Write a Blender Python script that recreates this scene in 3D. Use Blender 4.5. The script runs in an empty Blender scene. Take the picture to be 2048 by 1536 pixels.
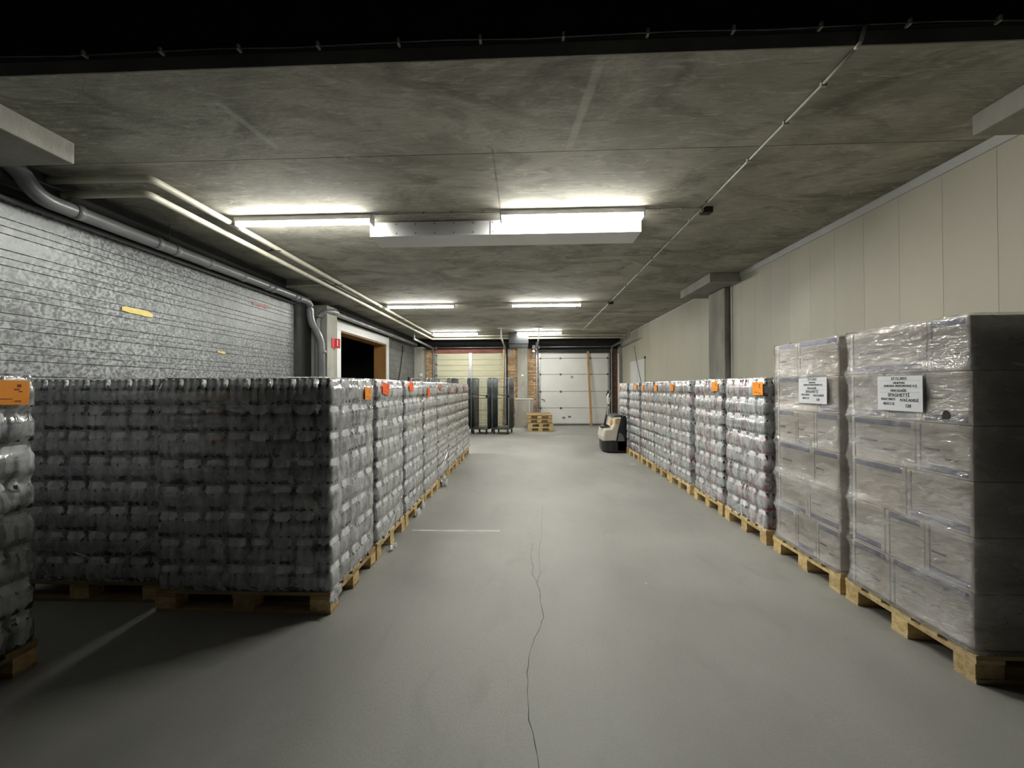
import bpy, bmesh, math, random
from mathutils import Vector, Matrix
random.seed(7)
SC = bpy.context.scene
COL = SC.collection
PI = math.pi

# ------------------------------------------------------------------ camera
CAMZ = 1.5
FPX = 765.0                                   # focal length in pixels of the 2048x1536 frame
VX, VY, ROLL = 1052.0, 774.0, 0.0045          # where the hall's long axis meets the picture
def cam_axes():
    yaw = math.atan2(VX - 1024, FPX); pit = math.atan2(VY - 768, math.hypot(FPX, VX - 1024))
    w = Vector((-math.sin(yaw) * math.cos(pit), math.cos(yaw) * math.cos(pit), math.sin(pit)))
    r = w.cross(Vector((0, 0, 1))).normalized(); u = r.cross(w)
    return math.cos(ROLL) * r - math.sin(ROLL) * u, math.sin(ROLL) * r + math.cos(ROLL) * u, w
CR, CU, CW = cam_axes()
cam = bpy.data.cameras.new('camera'); camo = bpy.data.objects.new('camera', cam); COL.objects.link(camo)
cam.sensor_fit = 'HORIZONTAL'; cam.sensor_width = 36.0; cam.lens = 36.0 * FPX / 2048.0
cam.clip_start = 0.05; cam.clip_end = 100
m = Matrix((CR, CU, -CW)).transposed().to_4x4(); m.translation = Vector((0, 0, CAMZ)); camo.matrix_world = m
SC.camera = camo
def at(px, py, **k):                          # pixel -> point on a plane x=, y= or z=
    d = CR * ((px - 1024) / FPX) - CU * ((py - 768) / FPX) + CW
    a, v = list(k.items())[0]; i = 'xyz'.index(a); c = Vector((0, 0, CAMZ))
    return c + d * ((v - c[i]) / d[i])

# ------------------------------------------------------------------ world, exposure
W = bpy.data.worlds.new('world'); SC.world = W; W.use_nodes = True
W.node_tree.nodes['Background'].inputs[0].default_value = (0.92, 0.96, 1.0, 1)
W.node_tree.nodes['Background'].inputs[1].default_value = 0.008
SC.view_settings.view_transform = 'Standard'; SC.view_settings.look = 'None'
SC.view_settings.gamma = 1.0; SC.view_settings.use_curve_mapping = False
SC.view_settings.exposure = 1.12
LAMP = 73.0

# ------------------------------------------------------------------ materials
MATS = {}
def nt(mat): return mat.node_tree.nodes, mat.node_tree.links
def pm(name, c1, c2=None, scale=5.0, rough=0.6, bump=0.0, stretch=(1, 1, 1), metal=0.0, detail=5.0, lo=0.35, hi=0.65,
       rand=0.0, rough2=None, bscale=None, alpha=None, spec=None, dist=0.0, off=37.0):
    mt = bpy.data.materials.new(name); mt.use_nodes = True; N, L = nt(mt); b = N['Principled BSDF']
    b.inputs['Roughness'].default_value = rough; b.inputs['Metallic'].default_value = metal
    if spec is not None: b.inputs['Specular IOR Level'].default_value = spec
    if alpha is not None: b.inputs['Alpha'].default_value = alpha
    tc = N.new('ShaderNodeTexCoord'); mp = N.new('ShaderNodeMapping'); L.new(tc.outputs['Object'], mp.inputs[0])
    mp.inputs['Scale'].default_value = stretch
    oi = N.new('ShaderNodeObjectInfo')
    mu = N.new('ShaderNodeMath'); mu.operation = 'MULTIPLY'; mu.inputs[1].default_value = off; L.new(oi.outputs['Random'], mu.inputs[0])
    L.new(mu.outputs[0], mp.inputs['Location'])
    n = N.new('ShaderNodeTexNoise'); n.inputs['Scale'].default_value = scale; n.inputs['Detail'].default_value = detail
    n.inputs['Distortion'].default_value = dist
    L.new(mp.outputs[0], n.inputs['Vector'])
    r = N.new('ShaderNodeValToRGB'); e = r.color_ramp.elements
    e[0].position = lo; e[1].position = hi; e[0].color = (*c1, 1); e[1].color = (*(c2 or c1), 1)
    L.new(n.outputs['Fac'], r.inputs[0]); out = r.outputs[0]
    if rand > 0:
        hv = N.new('ShaderNodeHueSaturation'); ma = N.new('ShaderNodeMapRange'); L.new(oi.outputs['Random'], ma.inputs[0])
        ma.inputs[3].default_value = 1 - rand; ma.inputs[4].default_value = 1 + rand
        L.new(ma.outputs[0], hv.inputs['Value']); L.new(out, hv.inputs['Color']); out = hv.outputs[0]
    L.new(out, b.inputs['Base Color'])
    if rough2 is not None:
        ma = N.new('ShaderNodeMapRange'); L.new(n.outputs['Fac'], ma.inputs[0]); ma.inputs[1].default_value = lo; ma.inputs[2].default_value = hi
        ma.inputs[3].default_value = rough; ma.inputs[4].default_value = rough2; L.new(ma.outputs[0], b.inputs['Roughness'])
    if bump:
        bn = N.new('ShaderNodeTexNoise'); bn.inputs['Scale'].default_value = bscale or scale * 4; bn.inputs['Detail'].default_value = 6
        L.new(mp.outputs[0], bn.inputs['Vector'])
        bp = N.new('ShaderNodeBump'); bp.inputs['Strength'].default_value = bump; bp.inputs['Distance'].default_value = 0.01
        L.new(bn.outputs['Fac'], bp.inputs['Height']); L.new(bp.outputs[0], b.inputs['Normal'])
    MATS[name] = mt
    return mt

def overlay_noise(mt, scale, c, lo, hi, stretch=(1, 1, 1), amount=0.5, dist=0.0):
    """mix a second patchy tone over a material's base colour"""
    N, L = nt(mt); b = N['Principled BSDF']; src = b.inputs['Base Color'].links[0].from_socket
    tc = N.new('ShaderNodeTexCoord'); mp = N.new('ShaderNodeMapping'); L.new(tc.outputs['Object'], mp.inputs[0]); mp.inputs['Scale'].default_value = stretch
    n = N.new('ShaderNodeTexNoise'); n.inputs['Scale'].default_value = scale; n.inputs['Detail'].default_value = 7; n.inputs['Distortion'].default_value = dist
    n.inputs['Roughness'].default_value = 0.62
    L.new(mp.outputs[0], n.inputs['Vector'])
    ma = N.new('ShaderNodeMapRange'); L.new(n.outputs['Fac'], ma.inputs[0]); ma.inputs[1].default_value = lo; ma.inputs[2].default_value = hi
    ma.inputs[4].default_value = amount
    mx = N.new('ShaderNodeMix'); mx.data_type = 'RGBA'; L.new(ma.outputs[0], mx.inputs[0]); L.new(src, mx.inputs[6]); mx.inputs[7].default_value = (*c, 1)
    L.new(mx.outputs[2], b.inputs['Base Color'])

def overlay_segment(mt, a, bb, width, c, amount=0.5, soft=0.02):
    """a pale or dark smear along a line a-b on the XY plane (a stain with its own shape)"""
    N, L = nt(mt); b = N['Principled BSDF']; src = b.inputs['Base Color'].links[0].from_socket
    d = Vector(bb) - Vector(a); ln = d.length; ang = math.atan2(d.y, d.x)
    tc = N.new('ShaderNodeTexCoord'); mp = N.new('ShaderNodeMapping'); mp.vector_type = 'TEXTURE'
    mp.inputs['Location'].default_value = (*((Vector(a) + Vector(bb)) / 2), 0); mp.inputs['Rotation'].default_value = (0, 0, ang)
    nz = N.new('ShaderNodeTexNoise'); nz.inputs['Scale'].default_value = 9.0; nz.inputs['Detail'].default_value = 4; L.new(tc.outputs['Object'], nz.inputs['Vector'])
    L.new(tc.outputs['Object'], mp.inputs[0])
    sp = N.new('ShaderNodeSeparateXYZ'); L.new(mp.outputs[0], sp.inputs[0])
    def absmask(o, half, sf):
        ab = N.new('ShaderNodeMath'); ab.operation = 'ABSOLUTE'; L.new(o, ab.inputs[0])
        ma = N.new('ShaderNodeMapRange'); L.new(ab.outputs[0], ma.inputs[0]); ma.inputs[1].default_value = half; ma.inputs[2].default_value = half + sf
        ma.inputs[3].default_value = 1; ma.inputs[4].default_value = 0; return ma.outputs[0]
    m1 = absmask(sp.outputs[0], ln / 2, soft * 3); m2 = absmask(sp.outputs[1], width / 2, soft)
    mu = N.new('ShaderNodeMath'); mu.operation = 'MULTIPLY'; L.new(m1, mu.inputs[0]); L.new(m2, mu.inputs[1])
    m3 = N.new('ShaderNodeMapRange'); L.new(nz.outputs['Fac'], m3.inputs[0]); m3.inputs[1].default_value = .3; m3.inputs[2].default_value = .6; m3.inputs[3].default_value = 0.25; m3.inputs[4].default_value = amount
    mu2 = N.new('ShaderNodeMath'); mu2.operation = 'MULTIPLY'; L.new(mu.outputs[0], mu2.inputs[0]); L.new(m3.outputs[0], mu2.inputs[1])
    mx = N.new('ShaderNodeMix'); mx.data_type = 'RGBA'; L.new(mu2.outputs[0], mx.inputs[0]); L.new(src, mx.inputs[6]); mx.inputs[7].default_value = (*c, 1)
    L.new(mx.outputs[2], b.inputs['Base Color'])

def emit(name, col, strength):
    mt = bpy.data.materials.new(name); mt.use_nodes = True; N, L = nt(mt); b = N['Principled BSDF']
    b.inputs['Base Color'].default_value = (0.9, 0.9, 0.88, 1); b.inputs['Emission Color'].default_value = (*col, 1); b.inputs['Emission Strength'].default_value = strength
    MATS[name] = mt; return mt

def film(name, col, a_lo, a_hi, rough, scale, stretch, bump, bscale, lo=0.35, hi=0.65, bdist=0.004, gloss=1.6):
    """clear plastic film: see-through with a milky veil, glossy and wrinkled"""
    mt = bpy.data.materials.new(name); mt.use_nodes = True; N, L = nt(mt); N.remove(N['Principled BSDF']); out = N['Material Output']
    tc = N.new('ShaderNodeTexCoord'); mp = N.new('ShaderNodeMapping'); L.new(tc.outputs['Object'], mp.inputs[0]); mp.inputs['Scale'].default_value = stretch
    oi = N.new('ShaderNodeObjectInfo'); mu = N.new('ShaderNodeMath'); mu.operation = 'MULTIPLY'; mu.inputs[1].default_value = 53.0
    L.new(oi.outputs['Random'], mu.inputs[0]); L.new(mu.outputs[0], mp.inputs['Location'])
    n = N.new('ShaderNodeTexNoise'); n.inputs['Scale'].default_value = scale; n.inputs['Detail'].default_value = 5; n.inputs['Distortion'].default_value = .6; L.new(mp.outputs[0], n.inputs['Vector'])
    ma = N.new('ShaderNodeMapRange'); L.new(n.outputs['Fac'], ma.inputs[0]); ma.inputs[1].default_value = lo; ma.inputs[2].default_value = hi
    ma.inputs[3].default_value = a_lo; ma.inputs[4].default_value = a_hi
    bn = N.new('ShaderNodeTexNoise'); bn.inputs['Scale'].default_value = bscale; bn.inputs['Detail'].default_value = 4; bn.inputs['Distortion'].default_value = 0.8
    L.new(mp.outputs[0], bn.inputs['Vector'])
    bp = N.new('ShaderNodeBump'); bp.inputs['Strength'].default_value = bump; bp.inputs['Distance'].default_value = bdist; L.new(bn.outputs['Fac'], bp.inputs['Height'])
    df = N.new('ShaderNodeBsdfDiffuse'); df.inputs['Color'].default_value = (*col, 1); L.new(bp.outputs[0], df.inputs['Normal'])
    gl = N.new('ShaderNodeBsdfGlossy'); gl.inputs['Roughness'].default_value = rough; gl.inputs['Color'].default_value = (1, 1, 1, 1); L.new(bp.outputs[0], gl.inputs['Normal'])
    tr = N.new('ShaderNodeBsdfTransparent')
    m1 = N.new('ShaderNodeMixShader'); L.new(ma.outputs[0], m1.inputs[0]); L.new(tr.outputs[0], m1.inputs[1]); L.new(df.outputs[0], m1.inputs[2])
    fr = N.new('ShaderNodeFresnel'); fr.inputs['IOR'].default_value = 1.45; L.new(bp.outputs[0], fr.inputs['Normal'])
    fm = N.new('ShaderNodeMath'); fm.operation = 'MULTIPLY'; fm.inputs[1].default_value = gloss; fm.use_clamp = True; L.new(fr.outputs[0], fm.inputs[0])
    m2 = N.new('ShaderNodeMixShader'); L.new(fm.outputs[0], m2.inputs[0]); L.new(m1.outputs[0], m2.inputs[1]); L.new(gl.outputs[0], m2.inputs[2])
    L.new(m2.outputs[0], out.inputs['Surface'])
    MATS[name] = mt; return mt

pm('floor', (.235, .232, .215), (.335, .332, .307), scale=.9, rough=.50, rough2=.68, bump=.10, bscale=55, detail=9, stretch=(1, .7, 1))
overlay_noise(MATS['floor'], 95, (.20, .20, .18), .45, .72, amount=.5)
overlay_noise(MATS['floor'], 2.6, (.19, .186, .17), .54, .80, stretch=(1.4, .8, 1), amount=.5, dist=.9)
pm('ceiling', (.27, .258, .212), (.46, .445, .375), scale=1.1, rough=.88, bump=.12, bscale=30, detail=9, stretch=(.8, 1.1, 1), dist=.5)
overlay_noise(MATS['ceiling'], 1.7, (.13, .122, .096), .47, .68, stretch=(.6, 1.0, 1), amount=.8, dist=1.6)
overlay_noise(MATS['ceiling'], 5, (.60, .585, .50), .54, .70, stretch=(.6, 1.8, 1), amount=.6, dist=2.2)
overlay_noise(MATS['ceiling'], 16, (.21, .20, .165), .52, .7, stretch=(.45, 1.5, 1), amount=.4, dist=.9)
overlay_noise(MATS['ceiling'], 30, (.58, .565, .49), .52, .68, stretch=(.12, 2.4, 1), amount=.32, dist=.5)
overlay_noise(MATS['ceiling'], 34, (.10, .095, .075), .56, .70, stretch=(.16, 2.0, 1), amount=.45, dist=.6)
pm('concrete', (.27, .265, .23), (.40, .39, .345), scale=2.2, rough=.85, bump=.25, bscale=35, detail=8, stretch=(1, 1, .45))
overlay_noise(MATS['concrete'], 6, (.2, .195, .16), .52, .75, stretch=(1, 1, .5), amount=.5)
pm('concrete_shaded', (.15, .145, .12), (.23, .22, .185), scale=2.5, rough=.85, bump=.25, bscale=35, detail=8)  # darker copy of concrete, with the slab edge's shade put into the colour
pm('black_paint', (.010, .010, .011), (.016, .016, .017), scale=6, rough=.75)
pm('dark_paint', (.030, .031, .031), (.045, .046, .045), scale=3, rough=.7, bump=.2)
pm('grey_block', (.10, .102, .098), (.145, .147, .14), scale=5, rough=.7, bump=.3, bscale=60, rand=.08)
pm('grey_mortar', (.05, .05, .048), rough=.9)
# galvanised sheet with its spangle
mt = pm('galvanised', (.14, .147, .15), (.42, .44, .445), scale=34, rough=.40, metal=.30, detail=3, lo=.40, hi=.60, rough2=.6, dist=.5, off=0.0)
overlay_noise(mt, 11, (.17, .175, .175), .46, .66, amount=.5)
overlay_noise(mt, 1.1, (.10, .105, .105), .5, .75, stretch=(1, 1, .35), amount=.45)
pm('cream_panel', (.50, .475, .385), (.55, .525, .43), scale=1.6, rough=.5, bump=.06, bscale=70, stretch=(1, 1, .4), rand=.02)
pm('wall_core', (.22, .21, .17), rough=.9)
pm('trim_grey', (.55, .56, .55), (.6, .61, .6), scale=4, rough=.5)
pm('white_paint', (.70, .70, .69), (.76, .76, .75), scale=3, rough=.45)
pm('white_door', (.66, .66, .63), (.72, .72, .69), scale=1.5, rough=.5, bump=.05, bscale=60)
pm('cream_door', (.55, .53, .36), (.62, .60, .43), scale=2.5, rough=.55, stretch=(.6, 1, 2))
pm('red_beam', (.20, .055, .042), (.30, .10, .08), scale=7, rough=.7, stretch=(.4, 1, 1))
pm('brick', (.37, .235, .13), (.56, .385, .215), scale=9, rough=.9, bump=.4, rand=.38)
pm('brick_dark', (.10, .05, .033), (.17, .085, .055), scale=9, rough=.9, bump=.4, rand=.3)
pm('mortar', (.15, .12, .085), (.20, .165, .12), scale=20, rough=.95)
pm('steel', (.36, .37, .38), (.5, .51, .52), scale=8, rough=.38, metal=.8)
pm('steel_dark', (.10, .105, .105), (.17, .175, .175), scale=8, rough=.42, metal=.6)
pm('cage_steel', (.06, .068, .07), (.12, .13, .135), scale=20, rough=.36, metal=.75)
pm('pvc_grey', (.20, .21, .215), (.25, .26, .265), scale=4, rough=.32, spec=.7)
pm('cream_pipe', (.58, .56, .45), (.66, .64, .53), scale=6, rough=.45)
pm('grey_conduit', (.42, .41, .36), (.5, .49, .43), scale=9, rough=.5)
pm('black_plastic', (.010, .010, .012), (.018, .018, .02), scale=12, rough=.35)
pm('charcoal', (.014, .016, .017), (.022, .025, .026), scale=4, rough=.5)
pm('rubber', (.02, .02, .02), rough=.8)
pm('wood', (.50, .365, .165), (.74, .585, .325), scale=3.5, rough=.72, bump=.3, bscale=24, stretch=(1, 6, 6), rand=.22, dist=.5)
pm('wood_old', (.30, .20, .095), (.48, .35, .18), scale=3.5, rough=.78, bump=.3, bscale=24, stretch=(1, 6, 6), rand=.3, dist=.5)
pm('wood_block', (.50, .35, .14), (.72, .54, .27), scale=26, rough=.8, bump=.5, bscale=60, rand=.22)
pm('wood_brown', (.27, .135, .035), (.36, .19, .06), scale=3, rough=.55, stretch=(1, 1, .2), bump=.08)
pm('plank', (.42, .25, .10), (.58, .38, .18), scale=4, rough=.6, stretch=(4, 4, .6))
pm('cardboard', (.68, .62, .53), (.77, .71, .62), scale=3, rough=.75, bump=.08, rand=.08, stretch=(1, 1, .6))
pm('print_blue', (.10, .11, .22), (.15, .16, .28), scale=14, rough=.6)
pm('print_grey', (.12, .115, .115), rough=.6)
pm('tape', (.50, .44, .33), rough=.3)
pm('paper', (.74, .76, .80), (.80, .82, .85), scale=5, rough=.7)
pm('ink', (.03, .032, .04), rough=.7)
pm('orange_paper', (.95, .30, .012), (1.0, .36, .02), scale=5, rough=.6)
pm('red_paper', (.90, .10, .012), (.95, .14, .02), scale=5, rough=.6)
pm('faded_red_paper', (.52, .17, .13), (.60, .24, .20), scale=9, rough=.6)
pm('ink_red', (.28, .035, .008), rough=.7)
pm('glass_green', (.016, .032, .020), (.05, .085, .045), scale=6, rough=.10, spec=.7, rand=.3)
pm('glass_dark', (.020, .026, .024), (.045, .055, .05), scale=6, rough=.10, spec=.7, rand=.3)
pm('bottle_label', (.26, .29, .29), (.66, .69, .70), scale=28, rough=.5, lo=.42, hi=.58, rand=.15)
pm('bottle_label_plain', (.36, .38, .40), (.74, .76, .78), scale=30, rough=.5, lo=.42, hi=.58, rand=.15)
pm('label_red', (.30, .02, .03), (.48, .08, .09), scale=40, rough=.45, rand=.3)
pm('label_olive', (.10, .095, .05), (.20, .18, .10), scale=30, rough=.5, rand=.2)
pm('cap_pale', (.52, .53, .53), (.62, .63, .63), scale=20, rough=.4)
pm('tape_yellow', (.75, .60, .17), (.82, .68, .26), scale=14, rough=.5)
pm('tape_red', (.35, .05, .03), (.42, .30, .22), scale=5, rough=.5)
pm('sign_red', (.62, .02, .03), rough=.4)
pm('sign_white', (.8, .8, .78), rough=.5)
pm('truck_cream', (.60, .565, .47), (.66, .62, .53), scale=4, rough=.32)
pm('truck_orange', (.85, .36, .07), rough=.5)
pm('truck_grey', (.16, .165, .165), rough=.5)
pm('crack', (.055, .053, .047), rough=.95)
pm('scuff', (.44, .435, .40), rough=.8)
film('pack_film', (.98, .985, 1.0), .50, .92, .15, 16, (1, 1, .35), .6, 20)
film('wrap_film', (.96, .98, 1.0), .08, .58, .11, 16, (1, 1, .45), .9, 15, gloss=1.8, lo=.36, hi=.70)
film('box_wrap', (.97, .97, 1.0), .08, .36, .09, 2.6, (1, 1, 2.6), 1.0, 12, bdist=.014, gloss=1.8, lo=.38, hi=.70)
film('loose_film', (.85, .87, .90), .25, .7, .15, 12, (1, 1, 1), .6, 20)
emit('tube_light', (1.0, .99, .92), LAMP)

# ------------------------------------------------------------------ mesh helpers
def setmat(me, mats):
    for q in (mats if isinstance(mats, (list, tuple)) else [mats]): me.materials.append(MATS[q])
def bm_mesh(name, bm, mats, smooth=False):
    me = bpy.data.meshes.new(name); bm.to_mesh(me); bm.free(); setmat(me, mats)
    if smooth:
        for p in me.polygons: p.use_smooth = True
    return me
def link(name, me, parent=None, loc=(0, 0, 0), rot=(0, 0, 0)):
    o = bpy.data.objects.new(name, me); COL.objects.link(o)
    if parent is not None: o.parent = parent
    o.location = loc; o.rotation_euler = rot
    return o
def tag(o, label=None, cat=None, group=None, kind=None):
    if label: o['label'] = label
    if cat: o['category'] = cat
    if group: o['group'] = group
    if kind: o['kind'] = kind
    return o
def empty(name, loc=(0, 0, 0), rz=0.0):
    o = bpy.data.objects.new(name, None); COL.objects.link(o); o.location = loc; o.rotation_euler = (0, 0, rz); o.empty_display_size = .1
    return o
def add_box(bm, x0, x1, y0, y1, z0, z1, mi=0, bev=0.0):
    v = [bm.verts.new(c) for c in ((x0, y0, z0), (x1, y0, z0), (x1, y1, z0), (x0, y1, z0), (x0, y0, z1), (x1, y0, z1), (x1, y1, z1), (x0, y1, z1))]
    fs = [bm.faces.new([v[i] for i in q]) for q in ((0, 3, 2, 1), (4, 5, 6, 7), (0, 1, 5, 4), (1, 2, 6, 5), (2, 3, 7, 6), (3, 0, 4, 7))]
    for fc in fs: fc.material_index = mi
    if bev > 0:
        es = list({e for fc in fs for e in fc.edges})
        r = bmesh.ops.bevel(bm, geom=es, offset=bev, segments=2, affect='EDGES', profile=.6)
        for fc in r['faces']: fc.material_index = mi
BOXC = {}
def box_mesh(sx, sy, sz, mat, bev=0.0):                    # centred in x,y ; base at z=0 ; shared
    k = (round(sx, 4), round(sy, 4), round(sz, 4), mat, bev)
    if k not in BOXC:
        bm = bmesh.new(); add_box(bm, -sx / 2, sx / 2, -sy / 2, sy / 2, 0, sz, 0, bev); BOXC[k] = bm_mesh(mat + '_piece', bm, mat)
    return BOXC[k]
def box(name, x0, x1, y0, y1, z0, z1, mat, parent=None, bev=0.0):
    me = box_mesh(x1 - x0, y1 - y0, z1 - z0, mat, bev)
    return link(name, me, parent, ((x0 + x1) / 2, (y0 + y1) / 2, z0))
def add_tube(bm, pts, r, n=10, mi=0, caps=True):
    pts = [Vector(p) for p in pts]; rings = []
    for i, p in enumerate(pts):
        d = (pts[min(i + 1, len(pts) - 1)] - pts[max(i - 1, 0)]).normalized()
        a = Vector((0, 0, 1)) if abs(d.z) < .9 else Vector((1, 0, 0))
        u = d.cross(a).normalized(); w = u.cross(d)
        rr = r[i] if isinstance(r, (list, tuple)) else r
        rings.append([bm.verts.new(p + rr * (math.cos(2 * PI * k / n) * u + math.sin(2 * PI * k / n) * w)) for k in range(n)])
    for a, b in zip(rings, rings[1:]):
        for k in range(n):
            fc = bm.faces.new((a[k], a[(k + 1) % n], b[(k + 1) % n], b[k])); fc.material_index = mi; fc.smooth = True
    if caps:
        for q in (rings[0][::-1], rings[-1]):
            fc = bm.faces.new(q); fc.material_index = mi
def bend(pts, rad, seg=6):
    """round the corners of a polyline"""
    pts = [Vector(p) for p in pts]; out = [pts[0]]
    for a, p, b in zip(pts, pts[1:], pts[2:]):
        d1 = (a - p); d2 = (b - p); t = min(rad, d1.length * .49, d2.length * .49)
        s, e = p + d1.normalized() * t, p + d2.normalized() * t
        for k in range(seg + 1):
            q = k / seg; out.append((1 - q) ** 2 * s + 2 * q * (1 - q) * p + q * q * e)
    out.append(pts[-1]); return out
def tube(name, pts, r, mat, parent=None, n=10, smooth=True):
    bm = bmesh.new(); add_tube(bm, pts, r, n); me = bm_mesh(name, bm, mat)
    return link(name, me, parent)
def add_lathe(bm, prof, n=12, mis=None, cx=0, cy=0):
    rings = [[bm.verts.new((cx + r * math.cos(2 * PI * k / n), cy + r * math.sin(2 * PI * k / n), z)) for k in range(n)] for r, z in prof]
    for i, (a, b) in enumerate(zip(rings, rings[1:])):
        for k in range(n):
            fc = bm.faces.new((a[k], a[(k + 1) % n], b[(k + 1) % n], b[k])); fc.material_index = mis[i] if mis else 0; fc.smooth = True
    fc = bm.faces.new(rings[0][::-1]); fc = bm.faces.new(rings[-1]); fc.material_index = mis[-1] if mis else 0
def add_prism(bm, poly, y0, y1, mi=0, bev=0.0):            # polygon in x,z extruded along y
    a = [bm.verts.new((x, y0, z)) for x, z in poly]; b = [bm.verts.new((x, y1, z)) for x, z in poly]
    fs = [bm.faces.new(a), bm.faces.new(b[::-1])]
    n = len(poly)
    for i in range(n): fs.append(bm.faces.new((a[(i + 1) % n], a[i], b[i], b[(i + 1) % n])))
    for fc in fs: fc.material_index = mi
    bmesh.ops.recalc_face_normals(bm, faces=fs)
    if bev > 0:
        es = list(fs[0].edges) + list(fs[1].edges)
        bmesh.ops.bevel(bm, geom=es, offset=bev, segments=3, affect='EDGES', profile=.5)
def text_mesh(s, size, mat='ink', align='CENTER', ext=.0004, bold=0.0):
    cu = bpy.data.curves.new('writing', 'FONT'); cu.body = s; cu.size = size; cu.align_x = align; cu.align_y = 'CENTER'; cu.extrude = ext; cu.resolution_u = 2; cu.offset = bold
    o = bpy.data.objects.new('writing_tmp', cu); COL.objects.link(o); bpy.context.view_layer.update()
    dg = bpy.context.evaluated_depsgraph_get(); me = bpy.data.meshes.new_from_object(o.evaluated_get(dg))
    bpy.data.objects.remove(o); me.materials.clear(); me.materials.append(MATS[mat]); return me

# ------------------------------------------------------------------ the setting
CZ = 3.40                      # ceiling
XL, XR, YB = -4.30, 3.60, 15.0
def struct(o): o['kind'] = 'structure'; return o

fl = struct(empty('floor')); 
def slab(name, x0, x1, y0, y1, z0, z1, mat, parent):      # mesh kept in world coordinates so textures run on
    bm = bmesh.new(); add_box(bm, x0, x1, y0, y1, z0, z1); return link(name, bm_mesh(name, bm, mat), parent)
slab('floor_slab', -5.2, 4.4, -3.0, 12.005, -.12, 0, 'floor', fl)
slab('floor_slab', -5.2, 4.4, 12.02, 16.0, -.12, 0, 'floor', fl)
slab('floor_joint', -5.2, 4.4, 12.005, 12.02, -.12, -.008, 'crack', fl)
# crack in the floor: a thin jagged line
def ribbon(name, pts, w, mat, parent, z=.0006, jag=.006, wv=.5):
    bm = bmesh.new(); out = []
    for a, b in zip(pts, pts[1:]):
        n = max(2, int((Vector(b) - Vector(a)).length / .05))
        for k in range(n): out.append(Vector(a).lerp(Vector(b), k / n))
    out.append(Vector(pts[-1])); prev = None
    for i, p in enumerate(out):
        d = (out[min(i + 1, len(out) - 1)] - out[max(i - 1, 0)]).normalized(); nn = Vector((-d.y, d.x))
        p = p + nn * random.uniform(-jag, jag); ww = w * random.uniform(1 - wv, 1 + wv)
        cur = (bm.verts.new((p.x - nn.x * ww, p.y - nn.y * ww, z)), bm.verts.new((p.x + nn.x * ww, p.y + nn.y * ww, z)))
        if prev: bm.faces.new((prev[0], prev[1], cur[1], cur[0]))
        prev = cur
    bmesh.ops.recalc_face_normals(bm, faces=bm.faces[:])
    return link(name, bm_mesh(name, bm, mat), parent)
ribbon('floor_crack', [(.034, 1.3), (.038, 1.52), (.03, 1.616), (.006, 1.736), (.007, 1.846), (-.005, 2.022), (.025, 2.237), (.085, 2.42), (.106, 2.505), (.10, 2.65), (.081, 2.95)], .0016, 'crack', fl)
ribbon('floor_crack', [(.081, 2.95), (.045, 3.08), (.05, 3.25), (.03, 3.43), (.06, 3.7)], .0012, 'crack', fl)
ribbon('floor_crack', [(.081, 2.95), (.11, 3.12), (.10, 3.35), (.14, 3.8), (.20, 4.88)], .0010, 'crack', fl)
ribbon('floor_scuff', [(-1.2, 3.985), (-.85, 3.985), (-.28, 3.995)], .014, 'scuff', fl, jag=.003)
ribbon('floor_scuff', [(2.0, 7.45), (2.09, 7.5)], .03, 'scuff', fl)
ribbon('floor_scuff', [(.9, 2.96), (.915, 2.965)], .008, 'scuff', fl)

ce = struct(empty('ceiling'))
cm = MATS['ceiling']
overlay_segment(cm, at(1200, 125, z=CZ).xy, at(1140, 290, z=CZ).xy, .035, (.62, .61, .53), .6)
overlay_segment(cm, at(445, 213, z=CZ).xy, at(550, 292, z=CZ).xy, .03, (.62, .62, .58), .6)
overlay_segment(cm, at(985, 300, z=CZ).xy, at(1000, 415, z=CZ).xy, .008, (.09, .085, .07), .8, soft=.006)
ys = [2.20, 3.085, 5.62, 9.9, 15.2]
for a, b in zip(ys, ys[1:]):
    slab('ceiling_slab', XL - .1, XR + .3, a + (.003 if a > 2.3 else 0), b - .003, CZ, CZ + .2, 'ceiling', ce)
slab('ceiling_joint_fill', XL - .1, XR + .3, 2.25, 15.1, CZ + .012, CZ + .19, 'crack', ce)
# dark hall in front of the slab edge, over the camera
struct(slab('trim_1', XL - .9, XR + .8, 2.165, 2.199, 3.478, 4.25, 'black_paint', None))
struct(slab('trim_2', XL - .9, XR + .8, 2.190, 2.199, CZ - .001, 3.478, 'concrete_shaded', None))  # slab edge facing away from the lamps, its shade painted in
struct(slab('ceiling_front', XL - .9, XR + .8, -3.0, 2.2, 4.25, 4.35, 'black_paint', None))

# left wall : galvanised boards in front, block wall with a doorway behind
wl = struct(empty('wall_left'))
slab('wall_backing', XL - .20, XL - .012, 1.9, 7.18, 0, 4.25, 'dark_paint', wl)
slab('bounce_cut_wall', XL - .30, XL - .2, -3.0, 1.9, 0, 4.25, 'black_paint', wl)  # unseen black wall, added to cut bounce light on the load fronts
z = 0.0; per = .2615; sub = (.062, .066, .1335); zt = 3.13; k = 0
zoff = 2.723 - 10 * per + .062
zz = zoff - per * 1
while zz < zt:
    for s in sub:
        gp = .0030 if s == sub[-1] else .0016
        a, b = max(zz, .0) + gp, min(zz + s, zt) - gp
        if b - a > .02:
            bm = bmesh.new(); add_box(bm, XL - .012, XL + random.uniform(-.001, .003), 1.9, 6.93, a, b, 0, .003)
            link('sheet_strip', bm_mesh('sheet_strip', bm, 'galvanised'), wl)
        zz += s
struct(slab('trim_3', XL - .02, XL + .12, 1.9, 7.18, 3.20, CZ, 'dark_paint', None))
struct(slab('trim_4', XL - .02, XL + .03, 1.9, 7.18, 3.13, 3.20, 'dark_paint', None))
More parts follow.
